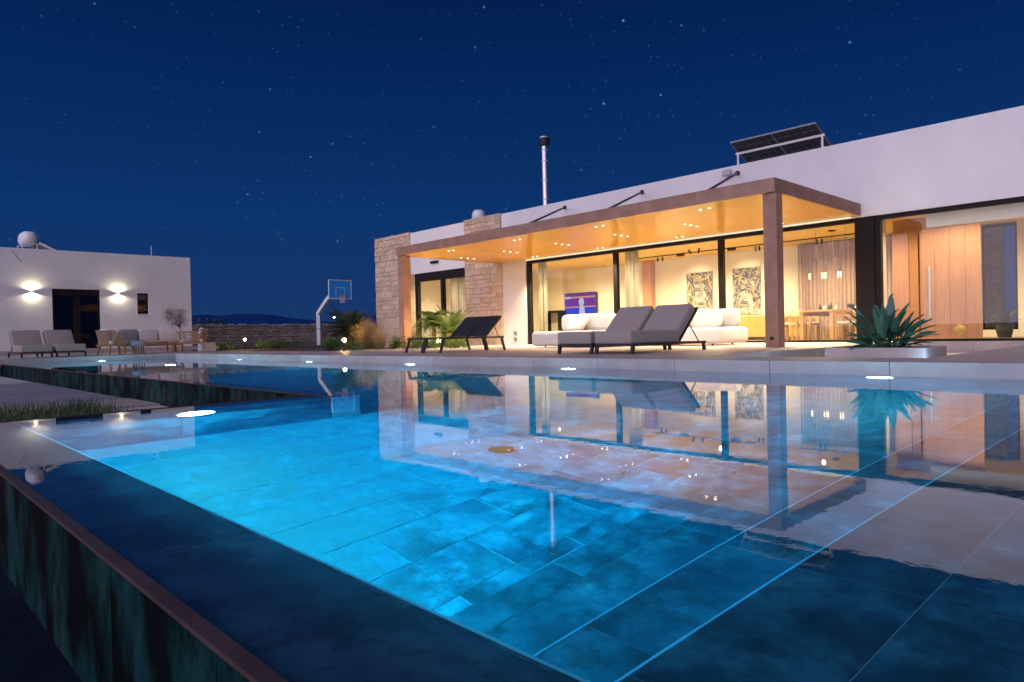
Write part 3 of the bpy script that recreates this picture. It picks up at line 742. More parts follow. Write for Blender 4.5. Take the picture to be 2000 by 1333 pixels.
# ================================================================== GUEST HOUSE
gx = -31.3
gh = thing('guest_house', 'low white flat-roofed guest house with two glowing wall lights', 'house', (gx - 3.5, 3, 0))
def gp(name, mb, mat, par=None, **k): return mb.build(name, mat, par or gh, world=par is None, **k)
gw = MB()
gw.box(gx - 0.3, gx, -7.0, 5.68, 0.05, 4.12); gw.box(gx - 0.3, gx, 7.30, 8.66, 0.05, 4.12)
gw.box(gx - 0.3, gx, 9.10, 10.80, 0.05, 4.12); gw.box(gx - 0.3, gx, 5.68, 7.30, 2.63, 4.12)
gw.box(gx - 0.3, gx, 8.66, 9.10, 2.53, 4.12); gw.box(gx - 0.3, gx, 8.66, 9.10, 0.05, 1.66)
gw.box(gx - 0.3, gx, 5.68, 7.30, 0.05, 0.29)
gp('front_wall', gw, 'render_guest')
gp('side_wall', box(gx - 7, gx - 0.3, 10.5, 10.80, 0.05, 4.12), 'render_guest')
gp('back_wall', box(gx - 7.3, gx - 7, -7.0, 10.80, 0.05, 4.12), 'render_guest')
gp('roof_slab', box(gx - 7, gx - 0.3, -7.0, 10.5, 3.2, 3.6), 'render_guest')
gp('room', MB().box(gx - 3.2, gx - 3.0, 4.0, 10.4, 0.1, 3.1).box(gx - 3, gx - .31, 4.0, 4.1, 0.1, 3.1), 'darkin')  # near-black sheets, darkness of the unlit interior put into their colour
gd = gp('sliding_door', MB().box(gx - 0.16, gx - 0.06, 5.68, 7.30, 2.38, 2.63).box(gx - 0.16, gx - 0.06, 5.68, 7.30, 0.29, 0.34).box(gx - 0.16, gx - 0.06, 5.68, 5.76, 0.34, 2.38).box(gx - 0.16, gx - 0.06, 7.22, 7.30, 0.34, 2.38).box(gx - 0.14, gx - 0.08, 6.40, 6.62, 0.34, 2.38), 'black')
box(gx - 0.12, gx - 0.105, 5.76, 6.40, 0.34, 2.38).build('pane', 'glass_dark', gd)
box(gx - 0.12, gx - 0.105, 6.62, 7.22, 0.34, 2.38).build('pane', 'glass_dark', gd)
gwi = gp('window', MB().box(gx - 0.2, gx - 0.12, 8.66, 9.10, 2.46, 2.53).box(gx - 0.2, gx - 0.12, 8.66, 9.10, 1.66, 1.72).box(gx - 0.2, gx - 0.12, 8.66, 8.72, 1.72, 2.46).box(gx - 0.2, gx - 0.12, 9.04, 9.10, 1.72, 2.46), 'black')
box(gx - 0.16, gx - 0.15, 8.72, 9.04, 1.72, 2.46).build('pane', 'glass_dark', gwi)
gp('window_sill', box(gx + .001, gx + 0.03, 8.62, 9.14, 1.625, 1.655), 'render_guest')
for y in (5.03, 7.95):
    s = thing('wall_sconce', 'up and down wall light %s of the guest house door' % ('left' if y < 6 else 'right'), 'wall light', (gx + .001, y, 2.50))
    MB().box(0.0, 0.09, -0.07, 0.07, -0.028, 0.028).build('body', 'whitepaint', s, bevel=0.004, seg=1)
    for sg in (1, -1):
        MB().box(0.012, 0.08, -0.055, 0.055, min(sg * .029, sg * .034), max(sg * .029, sg * .034)).build('lens', 'lamp_warm', s)
        lamp('sconce_lamp', 'SPOT', (0.075, 0, sg * 0.05), 30, (1.0, 0.86, 0.58), s, (-0.05, 0, sg), world=False, spot_size=rad(168), spot_blend=0.35, shadow_soft_size=0.03)
solar_heater((gx - 0.95, 5.10, 3.98), 0.0, 'white water tank with tilted collector on the guest house roof')
ms = thing('roof_mast', 'thin bare mast standing on the guest house roof', 'mast', (gx - 1.0, 9.55, 3.6))
MB().cyl((0, 0, 0), (0, 0, 1.05), 0.022, 0.016, n=8).build('pole', 'galv', ms)
MB().cyl((0, 0, 0), (0, 0, 0.03), 0.08, n=10).build('base_plate', 'galv', ms)
# rain spout on the wall
sp = gp('rain_spout', MB().bar((gx + 0.005, 4.45, 3.98), (gx + 0.02, 4.72, 3.60), 0.03), 'galv')

# ================================================================== TERRACE FURNITURE
def grey_lounger():
    """foot end at y = 0, head at +y, 0.72 wide"""
    t_ = thing('cushioned_sun_lounger', '', 'sun lounger')
    W = 0.36
    for x in (-W + 0.02, W - 0.02):
        MB().box(x - 0.02, x + 0.02, 0.02, 2.12, 0.115, 0.155).build('side_rail', 'blackmetal', t_)
    for y in (0.05, 1.05, 2.10): MB().box(-W + 0.04, W - 0.04, y - 0.018, y + 0.018, 0.120, 0.150).build('cross_bar', 'blackmetal', t_)
    for x in (-W + 0.02, W - 0.02):
        for y, dy in ((0.06, -0.03), (2.06, 0.03)):
            MB().bar((x, y, 0.116), (x, y + dy, 0.001), 0.045, 0.05, up=(0, 1, 0)).build('leg', 'blackmetal', t_)
    MB().box(-W + .005, W - .005, 0.0, 1.32, 0.157, 0.355).build('seat_cushion', 'fab_grey', t_, bevel=0.035, seg=4, smooth=True)
    h0 = Vector((0, 1.22, 0.335)); ang = rad(43)
    rot = Matrix.Rotation(ang, 3, 'X')
    c = h0 + rot @ Vector((0, 0.335, -0.085))
    MB().obox(c, (0.71, 0.69, 0.17), rot).build('back_cushion', 'fab_grey', t_, bevel=0.045, seg=4, smooth=True)
    bf = MB().obox(h0 + rot @ Vector((-W + .03, 0.37, -0.195)), (0.035, 0.78, 0.035), rot).obox(h0 + rot @ Vector((W - .03, 0.37, -0.195)), (0.035, 0.78, 0.035), rot)
    for k in (0.12, 0.38, 0.64, 0.745): bf.obox(h0 + rot @ Vector((0, k, -0.195)), (0.65, 0.03, 0.03), rot)
    b_ = bf.build('back_frame', 'blackmetal', t_)
    e_ = h0 + rot @ Vector((0, 0.42, -0.2))
    for x in (-W + .06, W - .06): MB().bar((x, e_.y, e_.z), (x, 1.98, 0.15), 0.014).build('back_prop', 'blackmetal', b_)
    return t_
gl1 = grey_lounger(); gl1.location = (-6.50, 8.38, D); gl1['group'] = 'taupe cushioned loungers'
gl1['label'] = 'taupe cushioned lounger on the terrace edge, nearer the canopy column'
dup(gl1, (-7.28, 8.38, D), 0.0, 'taupe cushioned lounger on the terrace edge, the one nearer the black loungers')
dup(gl1, (-22.25, 3.66, D), rad(90), 'taupe cushioned lounger before the guest house, at the far left')
dup(gl1, (-22.25, 4.46, D), rad(90), 'taupe cushioned lounger before the guest house, next to the rattan chairs')

def sling_lounger():
    t_ = thing('sling_sun_lounger', '', 'sun lounger')
    W = 0.29
    for x in (-W + .015, W - .015):
        MB().box(x - .016, x + .016, 0.05, 1.72, 0.27, 0.305).build('side_rail', 'blackmetal', t_)
        for y, dy in ((0.09, -0.10), (1.66, 0.09)):
            MB().bar((x, y, 0.28), (x, y + dy, 0.001), 0.034, 0.045, up=(0, 1, 0)).build('leg', 'blackmetal', t_)
    for y in (0.07, 1.70): MB().box(-W + .03, W - .03, y - .015, y + .015, 0.272, 0.302).build('cross_bar', 'blackmetal', t_)
    MB().box(-W + .025, W - .025, 0.08, 1.22, 0.300, 0.312).build('seat_sling', 'sling', t_)
    rot = Matrix.Rotation(rad(42), 3, 'X'); h0 = Vector((0, 1.20, 0.31))
    fr = MB()
    for x in (-W + .012, W - .012): fr.obox(h0 + rot @ Vector((x, 0.31, 0)), (0.024, 0.64, 0.03), rot)
    fr.obox(h0 + rot @ Vector((0, 0.625, 0)), (2 * W - .05, 0.025, 0.03), rot)
    f_ = fr.build('back_frame', 'galv' if False else 'blackmetal', t_)
    MB().obox(h0 + rot @ Vector((0, 0.31, 0.004)), (2 * W - .05, 0.60, 0.012), rot).build('back_sling', 'sling', t_)
    e_ = h0 + rot @ Vector((0, 0.36, -0.02))
    for x in (-W + .04, W - .04): MB().bar((x, e_.y, e_.z), (x, 1.60, 0.28), 0.012).build('back_prop', 'blackmetal', f_)
    MB().bar((-W + .02, 1.72, 0.05), (W - .02, 1.72, 0.05), 0.012).build('rear_bar', 'blackmetal', t_)
    return t_
s1 = sling_lounger(); s1.location = (-11.08, 8.44, D); s1['group'] = 'black sling loungers'
s1['label'] = 'black mesh sling lounger, the right one of the pair near the palms'
dup(s1, (-11.69, 8.44, D), 0.0, 'black mesh sling lounger, the left one of the pair near the palms')

def soft_sofa(loc, L_, W_, label, back, pillow):
    t_ = thing('outdoor_daybed', label, 'daybed', loc)
    MB().box(0, L_, 0, W_, 0.035, 0.39).build('base', 'fab_white', t_, bevel=0.09, seg=5, smooth=True)
    for x in (0.3, L_ - 0.3):
        for y in (0.2, W_ - 0.2): MB().cyl((x, y, 0.0), (x, y, 0.05), 0.025, n=10).build('leg', 'blackmetal', t_)
    a, b, y0, y1 = back
    MB().box(a, b, y0, y1, 0.37, 0.80).build('backrest', 'fab_white', t_, bevel=0.12, seg=5, smooth=True)
    for (x, y, rz, tilt) in pillow:
        m = Matrix.Translation((x, y, 0.56)) @ Matrix.Rotation(rz, 4, 'Z') @ Matrix.Rotation(tilt, 4, 'X')
        MB().ell((0, 0, 0), 0.33, 0.10, 0.23, 20, 12, 0.62).xf(m).build('pillow', 'fab_white', t_, smooth=True)
    return t_
soft_sofa((-11.75, 11.95, D), 2.25, 1.45, 'off white rounded daybed at the left, nearest the dark window frame', (0.02, 1.6, 1.05, 1.45), [(0.75, 0.88, rad(-14), rad(-40))])
soft_sofa((-9.35, 13.15, D), 2.0, 1.25, 'off white rounded daybed right behind the taupe loungers', (0.0, 1.85, 0.92, 1.24), [(1.30, 0.72, rad(10), rad(-22))])

# ================================================================== INTERIOR FURNITURE
def painting(loc, w, h, label, seed, shift):
    t_ = thing('portrait_painting', label, 'painting', loc)
    MB().box(-w / 2, w / 2, -0.035, 0, -h / 2, h / 2).build('canvas', 'canvas', t_)
    rr = random.Random(seed)
    def strokes(name, mat, n, lay, region, wid):
        vs, fs = [], []
        for i in range(n):
            cx, cz, a = region(rr)
            L_ = rr.uniform(0.10, 0.34); wd = rr.uniform(*wid); k = 6; cur = rr.uniform(-1.6, 1.6)
            pts = []
            x, z = cx, cz
            for j in range(k + 1):
                pts.append((x, z)); a2 = a + cur * j / k; x += math.cos(a2) * L_ / k; z += math.sin(a2) * L_ / k
            b0 = len(vs)
            for j, (x, z) in enumerate(pts):
                ww = wd * math.sin(math.pi * (j + 0.4) / (k + 0.8))
                a2 = a + cur * j / k; nx, nz = -math.sin(a2), math.cos(a2)
                for s in (-1, 1):
                    X = max(-w / 2 + .006, min(w / 2 - .006, x + nx * ww * s)); Z = max(-h / 2 + .006, min(h / 2 - .006, z + nz * ww * s))
                    vs.append((X, -0.036 - lay - 0.00002 * i, Z))
            for j in range(k): fs.append((b0 + 2 * j, b0 + 2 * j + 1, b0 + 2 * j + 3, b0 + 2 * j + 2))
        raw(name, vs, fs, mat, t_)
    def hair(r):
        s = r.random()
        if s < 0.45: return r.uniform(-w * .45, w * .45), r.uniform(h * .22, h * .48), r.uniform(-1.2, 1.2) + (math.pi / 2 if r.random() < .5 else 0)
        return (r.choice([-1, 1]) * r.uniform(w * .22, w * .48)) * 1.0, r.uniform(-h * .48, h * .40), math.pi / 2 + r.uniform(-.7, .7)
    strokes('grey_stroke', 'inkgrey', 150, 0.0005, hair, (0.012, 0.045))
    strokes('dark_stroke', 'ink', 110, 0.004, hair, (0.010, 0.036))
    strokes('gold_stroke', 'inkgold', 26, 0.007, hair, (0.010, 0.026))
    face = MB()
    def blob(cx, cz, rx, rz, tl=0.0):
        pts = []
        for i in range(14):
            a = 2 * math.pi * i / 14
            x, z = rx * math.cos(a), rz * math.sin(a) * (1 if math.sin(a) > 0 else .8)
            pts.append((cx + x * math.cos(tl) - z * math.sin(tl), -0.047, cz + x * math.sin(tl) + z * math.cos(tl)))
        face.prism(pts, (0, 0.003, 0))
    dx = shift * w
    for s in (-1, 1):
        blob(dx + s * w * .17, h * .07, w * .085, h * .020, s * .12); blob(dx + s * w * .17, h * .125, w * .12, h * .013, s * .2)
        blob(dx + s * w * .05, -h * .11, w * .030, h * .012, s * .4)
    blob(dx, -h * .225, w * .13, h * .016); blob(dx, -h * .265, w * .11, h * .018)
    blob(dx + w * .06, -h * .01, w * .018, h * .09, 0.12); blob(dx, -h * .33, w * .16, h * .012)
    face.build('face_marks', 'ink', t_)
    return t_
painting((-12.0, BW - 0.004, 1.66), 0.96, 1.40, 'black and gold portrait painting on the left of the two', 5, 0.05)
painting((-10.36, BW - 0.004, 1.64), 0.92, 1.46, 'black and gold portrait painting on the right, above the golden sideboard', 11, -0.08)
sb = thing('sideboard', 'long golden sideboard against the back wall below the right painting', 'sideboard', (-9.7, BW - 0.25, D))
MB().box(-1.45, 1.3, -0.22, 0.22, 0.08, 0.72).build('carcass', 'golden', sb)
for k in range(5): MB().box(-1.44 + 0.547 * k + .004, -1.44 + 0.547 * (k + 1) - .004, -0.242, -0.222, 0.10, 0.71).build('door_front', 'golden', sb)
for x in (-1.3, 1.15): MB().box(x - .03, x + .03, -0.18, 0.18, 0.0, 0.08).build('foot', 'blackmetal', sb)
# dining table, running away from the window
dt = thing('dining_table', 'oak dining table set with glassware behind the window', 'table', (-6.93, 18.0, D))
MB().box(-0.42, 0.42, -1.05, 1.05, 0.71, 0.75).build('tabletop', 'oak', dt, bevel=0.006, seg=1)
for x in (-0.36, 0.36):
    for y in (-0.98, 0.98): MB().box(x - .045, x + .045, y - .045, y + .045, 0.0, 0.71).build('leg', 'oak', dt)
for x in (-0.36, 0.36): MB().box(x - .015, x + .015, -0.93, 0.93, 0.62, 0.71).build('apron', 'oak', dt)
def dchair():
    t_ = thing('dining_chair', '', 'chair')                      # sitter faces +y
    MB().box(-0.26, 0.26, -0.25, 0.25, 0.40, 0.47).build('seat', 'fab_cream', t_, bevel=0.03, seg=3, smooth=True)
    for x in (-0.25, 0.25):
        MB().box(x - .025, x + .025, -0.28, -0.22, 0.0, 0.72).build('leg', 'oak', t_)
        MB().box(x - .025, x + .025, 0.19, 0.25, 0.0, 0.62).build('leg', 'oak', t_)
        MB().box(x - .02, x + .02, -0.22, 0.19, 0.59, 0.62).build('armrest', 'oak', t_)
    MB().box(-0.22, 0.22, -0.24, -0.20, 0.355, 0.395).build('stretcher', 'oak', t_)
    bk = MB()
    bk.box(-0.31, 0.31, -0.30, -0.20, 0.58, 0.80)
    bk.build('backrest', 'fab_cream', t_, bevel=0.045, seg=4, smooth=True)
    return t_
c0 = dchair(); c0['group'] = 'dining chairs'; c0.location = (-6.28, 17.30, D); c0.rotation_euler = (0, 0, rad(90)); c0['label'] = 'cream dining chair nearest the window on the right of the table'
dup(c0, (-6.28, 17.98, D), rad(90), 'cream dining chair in the middle on the right of the table')
dup(c0, (-6.28, 18.66, D), rad(90), 'cream dining chair farthest on the right of the table')
dup(c0, (-7.66, 17.30, D), rad(-90), 'cream dining chair nearest the canopy column on the left of the table')
dup(c0, (-7.66, 18.1, D), rad(-90), 'cream dining chair farther back on the left of the table')
tl = thing('table_tray', 'glass tray of jars and bottles on the dining table', 'tray', (-6.95, 17.75, D + 0.751))
MB().box(-0.20, 0.20, -0.28, 0.28, 0, 0.015).build('tray', 'oak', tl)
for i, (x, y, hh) in enumerate(((-.12, -.18, .14), (.02, -.2, .11), (.13, -.12, .15), (-.1, .02, .1), (.06, .05, .16), (.14, .18, .12), (-.05, .2, .13))):
    MB().lathe((x, y, 0.016), [(0.035, 0), (0.04, hh * .5), (0.02, hh * .75), (0.02, hh)], 10).build('jar', 'fab_cream' if i % 2 else 'blackmetal', tl)
pl = thing('pendant_lamp', 'black pendant lamp of thin arches over the dining table', 'lamp', (-7.08, 17.9, CE))
MB().cyl((0.2, 0, -0.03), (0.2, 0, -0.001), 0.09, n=14).build('ceiling_rose', 'blackmetal', pl)
MB().cyl((0.2, 0, -0.03), (0.2, 0, -0.70), 0.004, n=6).build('cord', 'blackmetal', pl)
MB().cyl((-0.2, 0, -0.001), (-0.2, 0, -0.70), 0.004, n=6).build('cord', 'blackmetal', pl)
for cx in (-0.2, 0.2):
    for w_ in (0.19, 0.15):
        pts = [(cx + w_ * math.cos(a), (0.03 if w_ > .16 else -0.03), -1.05 + 0.38 * math.sin(a)) for a in [math.pi * i / 14 for i in range(15)]]
        MB().tube(pts, 0.006, 6).build('arch', 'blackmetal', pl)
        for s in (-1, 1):
            MB().cyl((cx + s * w_, (0.03 if w_ > .16 else -0.03), -1.20), (cx + s * w_, (0.03 if w_ > .16 else -0.03), -1.05), 0.016, n=10).build('bulb', 'lamp_soft', pl)
# ceiling track with spot heads
trk = thing('track_light', 'black ceiling track with small spot heads in the living room', 'track light', (-10.0, 19.0, CE))
MB().box(-3.6, 3.4, -0.012, 0.012, -0.03, -0.001).build('track', 'blackmetal', trk)
for x in (-2.80, -2.62, -0.62, -0.48, 0.55, 0.66, 2.30, 2.43):
    MB().cyl((x, 0, -0.19), (x, 0, -0.06), 0.028, n=10).build('spot_head', 'blackmetal', trk)
    MB().cyl((x, 0, -0.06), (x, 0, -0.03), 0.008, n=6).build('stem', 'blackmetal', trk)
for x in (-1.95, -0.2): MB().box(x - .13, x + .13, -0.03, 0.03, -0.10, -0.031).build('linear_head', 'blackmetal', trk)
for k, (x, s) in enumerate(((-1.15, -1), (-0.90, 1))):
    MB().cyl((x, -0.7, -0.14), (x + 0.06 * s, -0.75, -0.02), 0.028, n=10).build('spot_head', 'blackmetal', trk)
for k, x in enumerate((-7.84, -7.05)):
    s = thing('wall_switch', 'small dark wall plate %s the dining table' % ('left of' if k == 0 else 'behind'), 'wall plate', (x, 19.55 if k else BW - .002, 1.02))
    MB().box(-0.09, 0.09, -0.015, 0, -0.05, 0.05).build('plate', 'blackmetal', s); MB().box(-0.05, 0.05, -0.02, -0.015, -0.02, 0.02).build('button', 'black', s)
# tv and fireplace
tv = thing('television', 'large television showing a news presenter behind the left daybed', 'television', (-17.05, 20.06, 1.40))
MB().box(-0.80, 0.80, -0.02, 0.05, -0.62, 0.58).build('case', 'black', tv)
def scr(x0, x1, z0, z1, mat, lay): MB().box(x0, x1, -0.022 - lay, -0.021 - lay + .0006, z0, z1).build('picture', mat, tv)
scr(-0.78, 0.78, -0.60, 0.56, 'tv_purple', 0.000)
scr(-0.78, 0.78, -0.60, 0.02, 'tv_blue', 0.002)
scr(-0.78, 0.78, 0.02, 0.07, 'tv_orange', 0.004); scr(-0.78, 0.78, 0.38, 0.44, 'tv_orange', 0.004); scr(-0.76, -0.45, 0.37, 0.45, 'tv_pale', 0.006)
pres = MB(); pres.prism([(0.1 + 0.13 * math.cos(a), -0.031, 0.22 + 0.17 * math.sin(a)) for a in [2 * math.pi * i / 16 for i in range(16)]], (0, .002, 0))
pres.prism([(-0.04, -0.0305, -0.4), (0.30, -0.0305, -0.4), (0.24, -0.0305, 0.0), (0.16, -0.0305, 0.1), (0.04, -0.0305, 0.1), (0.0, -0.0305, 0.0)], (0, .0015, 0))
pres.build('picture_figure', 'tv_pale', tv)
fp = thing('fireplace', 'dark framed fireplace opening below the chimney breast', 'fireplace', (-18.22, 19.62, D))
MB().box(-0.48, 0.48, 0.02, 0.55, 0.0, 0.12).build('hearth', 'blackmetal', fp)
MB().box(-0.48, -0.42, 0.0, 0.55, 0.12, 1.21).box(0.42, 0.48, 0.0, 0.55, 0.12, 1.21).box(-0.42, 0.42, 0.0, 0.55, 1.14, 1.21).build('surround', 'black', fp)
MB().box(-0.42, 0.42, 0.53, 0.55, 0.12, 1.14).build('firebox', 'plaster_in', fp)
for k in range(4): MB().cyl((-0.3 + .12 * k, 0.15, 0.16), (-0.1 + .12 * k, 0.42, 0.20), 0.045, n=8).build('log', 'bark', fp)
# curtains
def curtain(x0, x1, y, z0, z1, mat, label, n=None, amp=0.05):
    n = n or int((x1 - x0) / 0.10); k = n * 6
    vs, fs = [], []
    for i in range(k + 1):
        u = i / k; x = x0 + (x1 - x0) * u + 0.015 * math.sin(u * 37)
        a = amp * math.sin(u * n * 2 * math.pi) * (0.8 + 0.3 * math.sin(u * 13))
        for zz, q in ((z0, 1.15), ((z0 + z1) / 2, 1.0), (z1, 0.85)): vs.append((x - x0, a * q, zz - z0))
        if i:
            b = 3 * i
            for j in (0, 1): fs.append((b - 3 + j, b + j, b + j + 1, b - 2 + j))
    t_ = thing('curtain', label, 'curtain', (x0, y, z0))
    o = raw('cloth', vs, fs, mat, t_, smooth=True)
    pass
    MB().box(-0.02, x1 - x0 + .02, -0.02, 0.02, z1 - z0, z1 - z0 + .03).build('rail', 'whitepaint', t_)
    return t_
curtain(-15.38, -15.0, FAC + 0.42, D + .01, CE - .035, 'curtain', 'sheer linen curtain at the left end of the glass wall')
curtain(-11.94, -11.45, FAC + 0.42, D + .01, CE - .035, 'curtain', 'sheer linen curtain beside the middle mullion')
curtain(-8.55, -5.9, 19.75, D + .01, CE - .035, 'curtain_taupe', 'wide taupe curtain behind the dining table', amp=0.06)
curtain(-19.95, -19.15, FAC + 0.48, D + .01, CE - .035, 'curtain', 'sheer curtain inside the bedroom door')
# things in the hall
hp = thing('potted_plant', 'dark leafy potted plant inside the hall by the back window', 'plant', (-3.55, 19.2, D))
MB().lathe((0, 0, 0), [(0.13, 0), (0.17, 0.15), (0.16, 0.32), (0.13, 0.32), (0.12, 0.28)], 16).build('pot', 'blackmetal', hp)
def leafmesh(L_, W_, bend, n=7, fold=0.18, tip=1.0):
    """leaf along +y, midrib at x=0, drooping by bend"""
    vs, fs = [], []
    y = z = 0; a = 0
    for i in range(n + 1):
        u = i / n
        w_ = W_ * (math.sin(math.pi * min(1, u ** 0.8 * 0.97 + .03)) ** 0.75) * (1 if u < 1 else 0.05)
        vs += [(-w_, y, z + w_ * fold), (0, y, z), (w_, y, z + w_ * fold)]
        a = -bend * u; y += math.cos(a) * L_ / n; z += math.sin(a) * L_ / n
        if i:
            b = 3 * i; fs += [(b - 3, b, b + 1, b - 2), (b - 2, b + 1, b + 2, b - 1)]
    return vs, fs
def place(vs, m): return [tuple(m @ Vector(v)) for v in vs]
for k in range(16):
    az = k * 2.4; el = R.uniform(0.5, 1.35)
    v_, f_ = leafmesh(R.uniform(0.35, 0.65), 0.05, 0.8)
    m = Matrix.Translation((0, 0, 0.30)) @ Matrix.Rotation(az, 4, 'Z') @ Matrix.Rotation(el, 4, 'X')
    raw('leaf', place(v_, m), f_, 'leaf_dark', hp)
bo = thing('brass_ornament', 'small glowing brass ornament on the hall floor by the wooden door', 'ornament', (-3.9, 16.9, D))
MB().lathe((0, 0, 0), [(0.05, 0), (0.09, 0.03), (0.05, 0.10), (0.11, 0.20), (0.10, 0.26), (0.06, 0.30)], 14).build('body', 'golden', bo, smooth=True)
MB().lathe((0, 0, 0.30), [(0.06, 0), (0.02, 0.04), (0.012, 0.07)], 12).build('lid', 'golden', bo)
hs = thing('garden_pier', 'pale stone pier outside seen through the hall window', 'pier', (-4.70, 22.3, 0))
z = 0.05; 
while z < 3.6:
    h = R.choice([.16, .2, .24]); x = -0.55
    while x < 0.5:
        w = min(R.uniform(.25, .5), 0.55 - x); MB().box(x + .006, x + w - .006, R.uniform(-.02, .0), 0.3, z + .006, z + h - .006).build('stone', 'stone', hs); x += w
    z += h

# ================================================================== PLANTER BASIN (right)
box(-4.598, -2.102, 7.902, FAC - 0.03, -0.40, -0.10).build('basin_floor', 'deck', kind='structure')
plt_ = thing('raised_planter', 'low square stone planter in the sunken basin before the hall', 'planter', (-2.95, 10.1, -0.10))
def plp(name, mb, mat, **k): return mb.build(name, mat, plt_, world=True, **k)
PX0, PX1, PY0, PY1, PZ = -3.63, -2.47, 9.15, 10.05, 0.195
plp('front_slab', box(PX0, PX1, PY0, PY0 + 0.04, -0.10, PZ), 'deck', bevel=0.004, seg=1)
plp('back_slab', box(PX0, PX1, PY1 - 0.04, PY1, -0.10, PZ), 'deck', bevel=0.004, seg=1)
for x in (PX0, PX1 - 0.04): plp('side_slab', box(x, x + 0.04, PY0 + 0.042, PY1 - 0.042, -0.10, PZ), 'deck', bevel=0.004, seg=1)
plp('soil', box(PX0 + .042, PX1 - .042, PY0 + .042, PY1 - .042, -0.09, PZ - 0.05), 'soil')
for (x, y, n_) in ((PX0 - 0.05, PY0 + 0.05, (-1, 0.6, 0.25)), (PX1 + 0.12, PY0 - 0.12, (-1, -0.4, 0.3))):
    b_ = thing('basin_spot', 'tiny cool white spot at the %s front corner of the planter' % ('left' if n_[1] > 0 else 'right'), 'spot light', (x, y, -0.10))
    MB().cyl((0, 0, 0), (0, 0, 0.10), 0.012, n=10).build('post', 'blackmetal', b_)
    MB().cyl((0, 0, 0.101), (0, 0, 0.115), 0.016, n=12).build('lens', 'lamp_white', b_)
    lamp('basin_lamp', 'POINT', (0, -0.0, 0.135), 14.0 if n_[1] > 0 else 5.0, (0.35, 0.65, 1.0), b_, world=False, shadow_soft_size=0.03)
# strelitzia: each paddle leaf a part
sl = thing('bird_of_paradise_plant', 'spiky blue green bird of paradise plant in the stone planter', 'plant', (-3.02, 9.60, PZ - 0.05))
for k in range(78):
    az = k * 2.39996 + R.uniform(-.3, .3); u = (k + 0.5) / 78
    el = rad(86 - 74 * u ** 0.8) + R.uniform(-.1, .1)
    st_ = R.uniform(0.16, 0.34) * (1.15 - 0.35 * u); L_ = R.uniform(0.30, 0.44); wd = R.uniform(0.030, 0.052)
    v_, f_ = leafmesh(L_, wd, R.uniform(0.15, 0.75), 8, 0.35)
    ss = MB().tube([(0, 0, 0), (0, st_ * .5, 0.008), (0, st_, 0)], 0.008, 5, 0.005)
    b0 = len(v_); v2 = [(x, y + st_ - .01, z) for x, y, z in v_]
    m = Matrix.Translation((R.uniform(-.12, .12), R.uniform(-.12, .12), 0)) @ Matrix.Rotation(az, 4, 'Z') @ Matrix.Rotation(el, 4, 'X') @ Matrix.Rotation(R.uniform(-.6, .6), 4, 'Y')
    raw('leaf', place(v2 + ss.v, m), f_ + [tuple(i + b0 for i in f) for f in ss.f], 'leaf_strel', sl, smooth=True)

# ================================================================== GARDEN PLANTS
def frond(L_, n, leaf, droop, wdt, vang=0.5):
    """pinnate frond along +y"""
    vs, fs = [], []
    y = z = 0; pts = []; a = 0.0
    for i in range(n + 1):
        u = i / n; pts.append((y, z, a)); a = -droop * u; y += math.cos(a) * L_ / n; z += math.sin(a) * L_ / n
    for i in range(1, n + 1):
        u = i / n; yy_, zz_, aa = pts[i]
        ll = leaf * (0.35 + math.sin(math.pi * (0.12 + 0.85 * u))) * 0.8
        for s in (-1, 1):
            dirv = Vector((s * math.cos(0.55), math.sin(0.55) , vang * 0.5)).normalized()
            p = Vector((0, yy_, zz_)); q = p + dirv * ll; q.z -= 0.18 * ll
            wv = Vector((0, wdt, 0)); b0 = len(vs)
            mid = p.lerp(q, 0.5) + Vector((0, 0, 0.05 * ll))
            vs += [p - wv * .5, p + wv * .5, mid + wv * .6, q, mid - wv * .6]
            fs += [(b0, b0 + 1, b0 + 2, b0 + 4), (b0 + 4, b0 + 2, b0 + 3)]
    rb = MB().tube([(0, a_, b_) for a_, b_, _ in pts], 0.010, 4, 0.003)
    b0 = len(vs); vs = [tuple(v) for v in vs] + rb.v; fs += [tuple(i + b0 for i in f) for f in rb.f]
    return vs, fs
def palm(name, label, loc, trunk_h, trunk_r, nf, L_, mat, elev, droop, leaf, wdt, bark='bark'):
    t_ = thing(name, label, 'palm', loc)
    tr = MB(); k = 7
    tr.lathe((0, 0, -0.05), [(trunk_r * (1.15 if i % 2 else 0.95) * (1 - 0.15 * i / k), (trunk_h + .05) * i / k) for i in range(k + 1)], 12)
    tr.build('trunk', bark, t_)
    protos = [frond(L_ * q, 24, leaf, droop * R.uniform(.8, 1.2), wdt) for q in (0.85, 1.0, 1.1)]
    for i in range(nf):
        u = i / nf; az = i * 2.39996 + R.uniform(-.2, .2)
        el = rad(elev[0] + (elev[1] - elev[0]) * u) + R.uniform(-.08, .08)
        v_, f_ = R.choice(protos)
        m = Matrix.Translation((0, 0, trunk_h)) @ Matrix.Rotation(az, 4, 'Z') @ Matrix.Rotation(el, 4, 'X')
        raw('frond', place(v_, m), f_, mat, t_)
    return t_
palm('pygmy_date_palm', 'feathery date palm left of the black loungers, before the bedroom door', (-17.2, 13.2, 0.05), 0.75, 0.075, 48, 0.80, 'leaf_palm', (84, -12), 1.7, 0.19, 0.020)
palm('cycad', 'stiff sago cycad with upright fronds right behind the black loungers', (-16.25, 13.1, 0.05), 0.50, 0.13, 32, 0.92, 'leaf_palm', (78, 5), 0.6, 0.15, 0.016)
palm('dark_cycad', 'dark round cycad left of the stone pier in the garden', (-24.6, 14.6, 0.0), 0.60, 0.20, 60, 1.35, 'leaf_dark', (80, -5), 0.9, 0.26, 0.028)
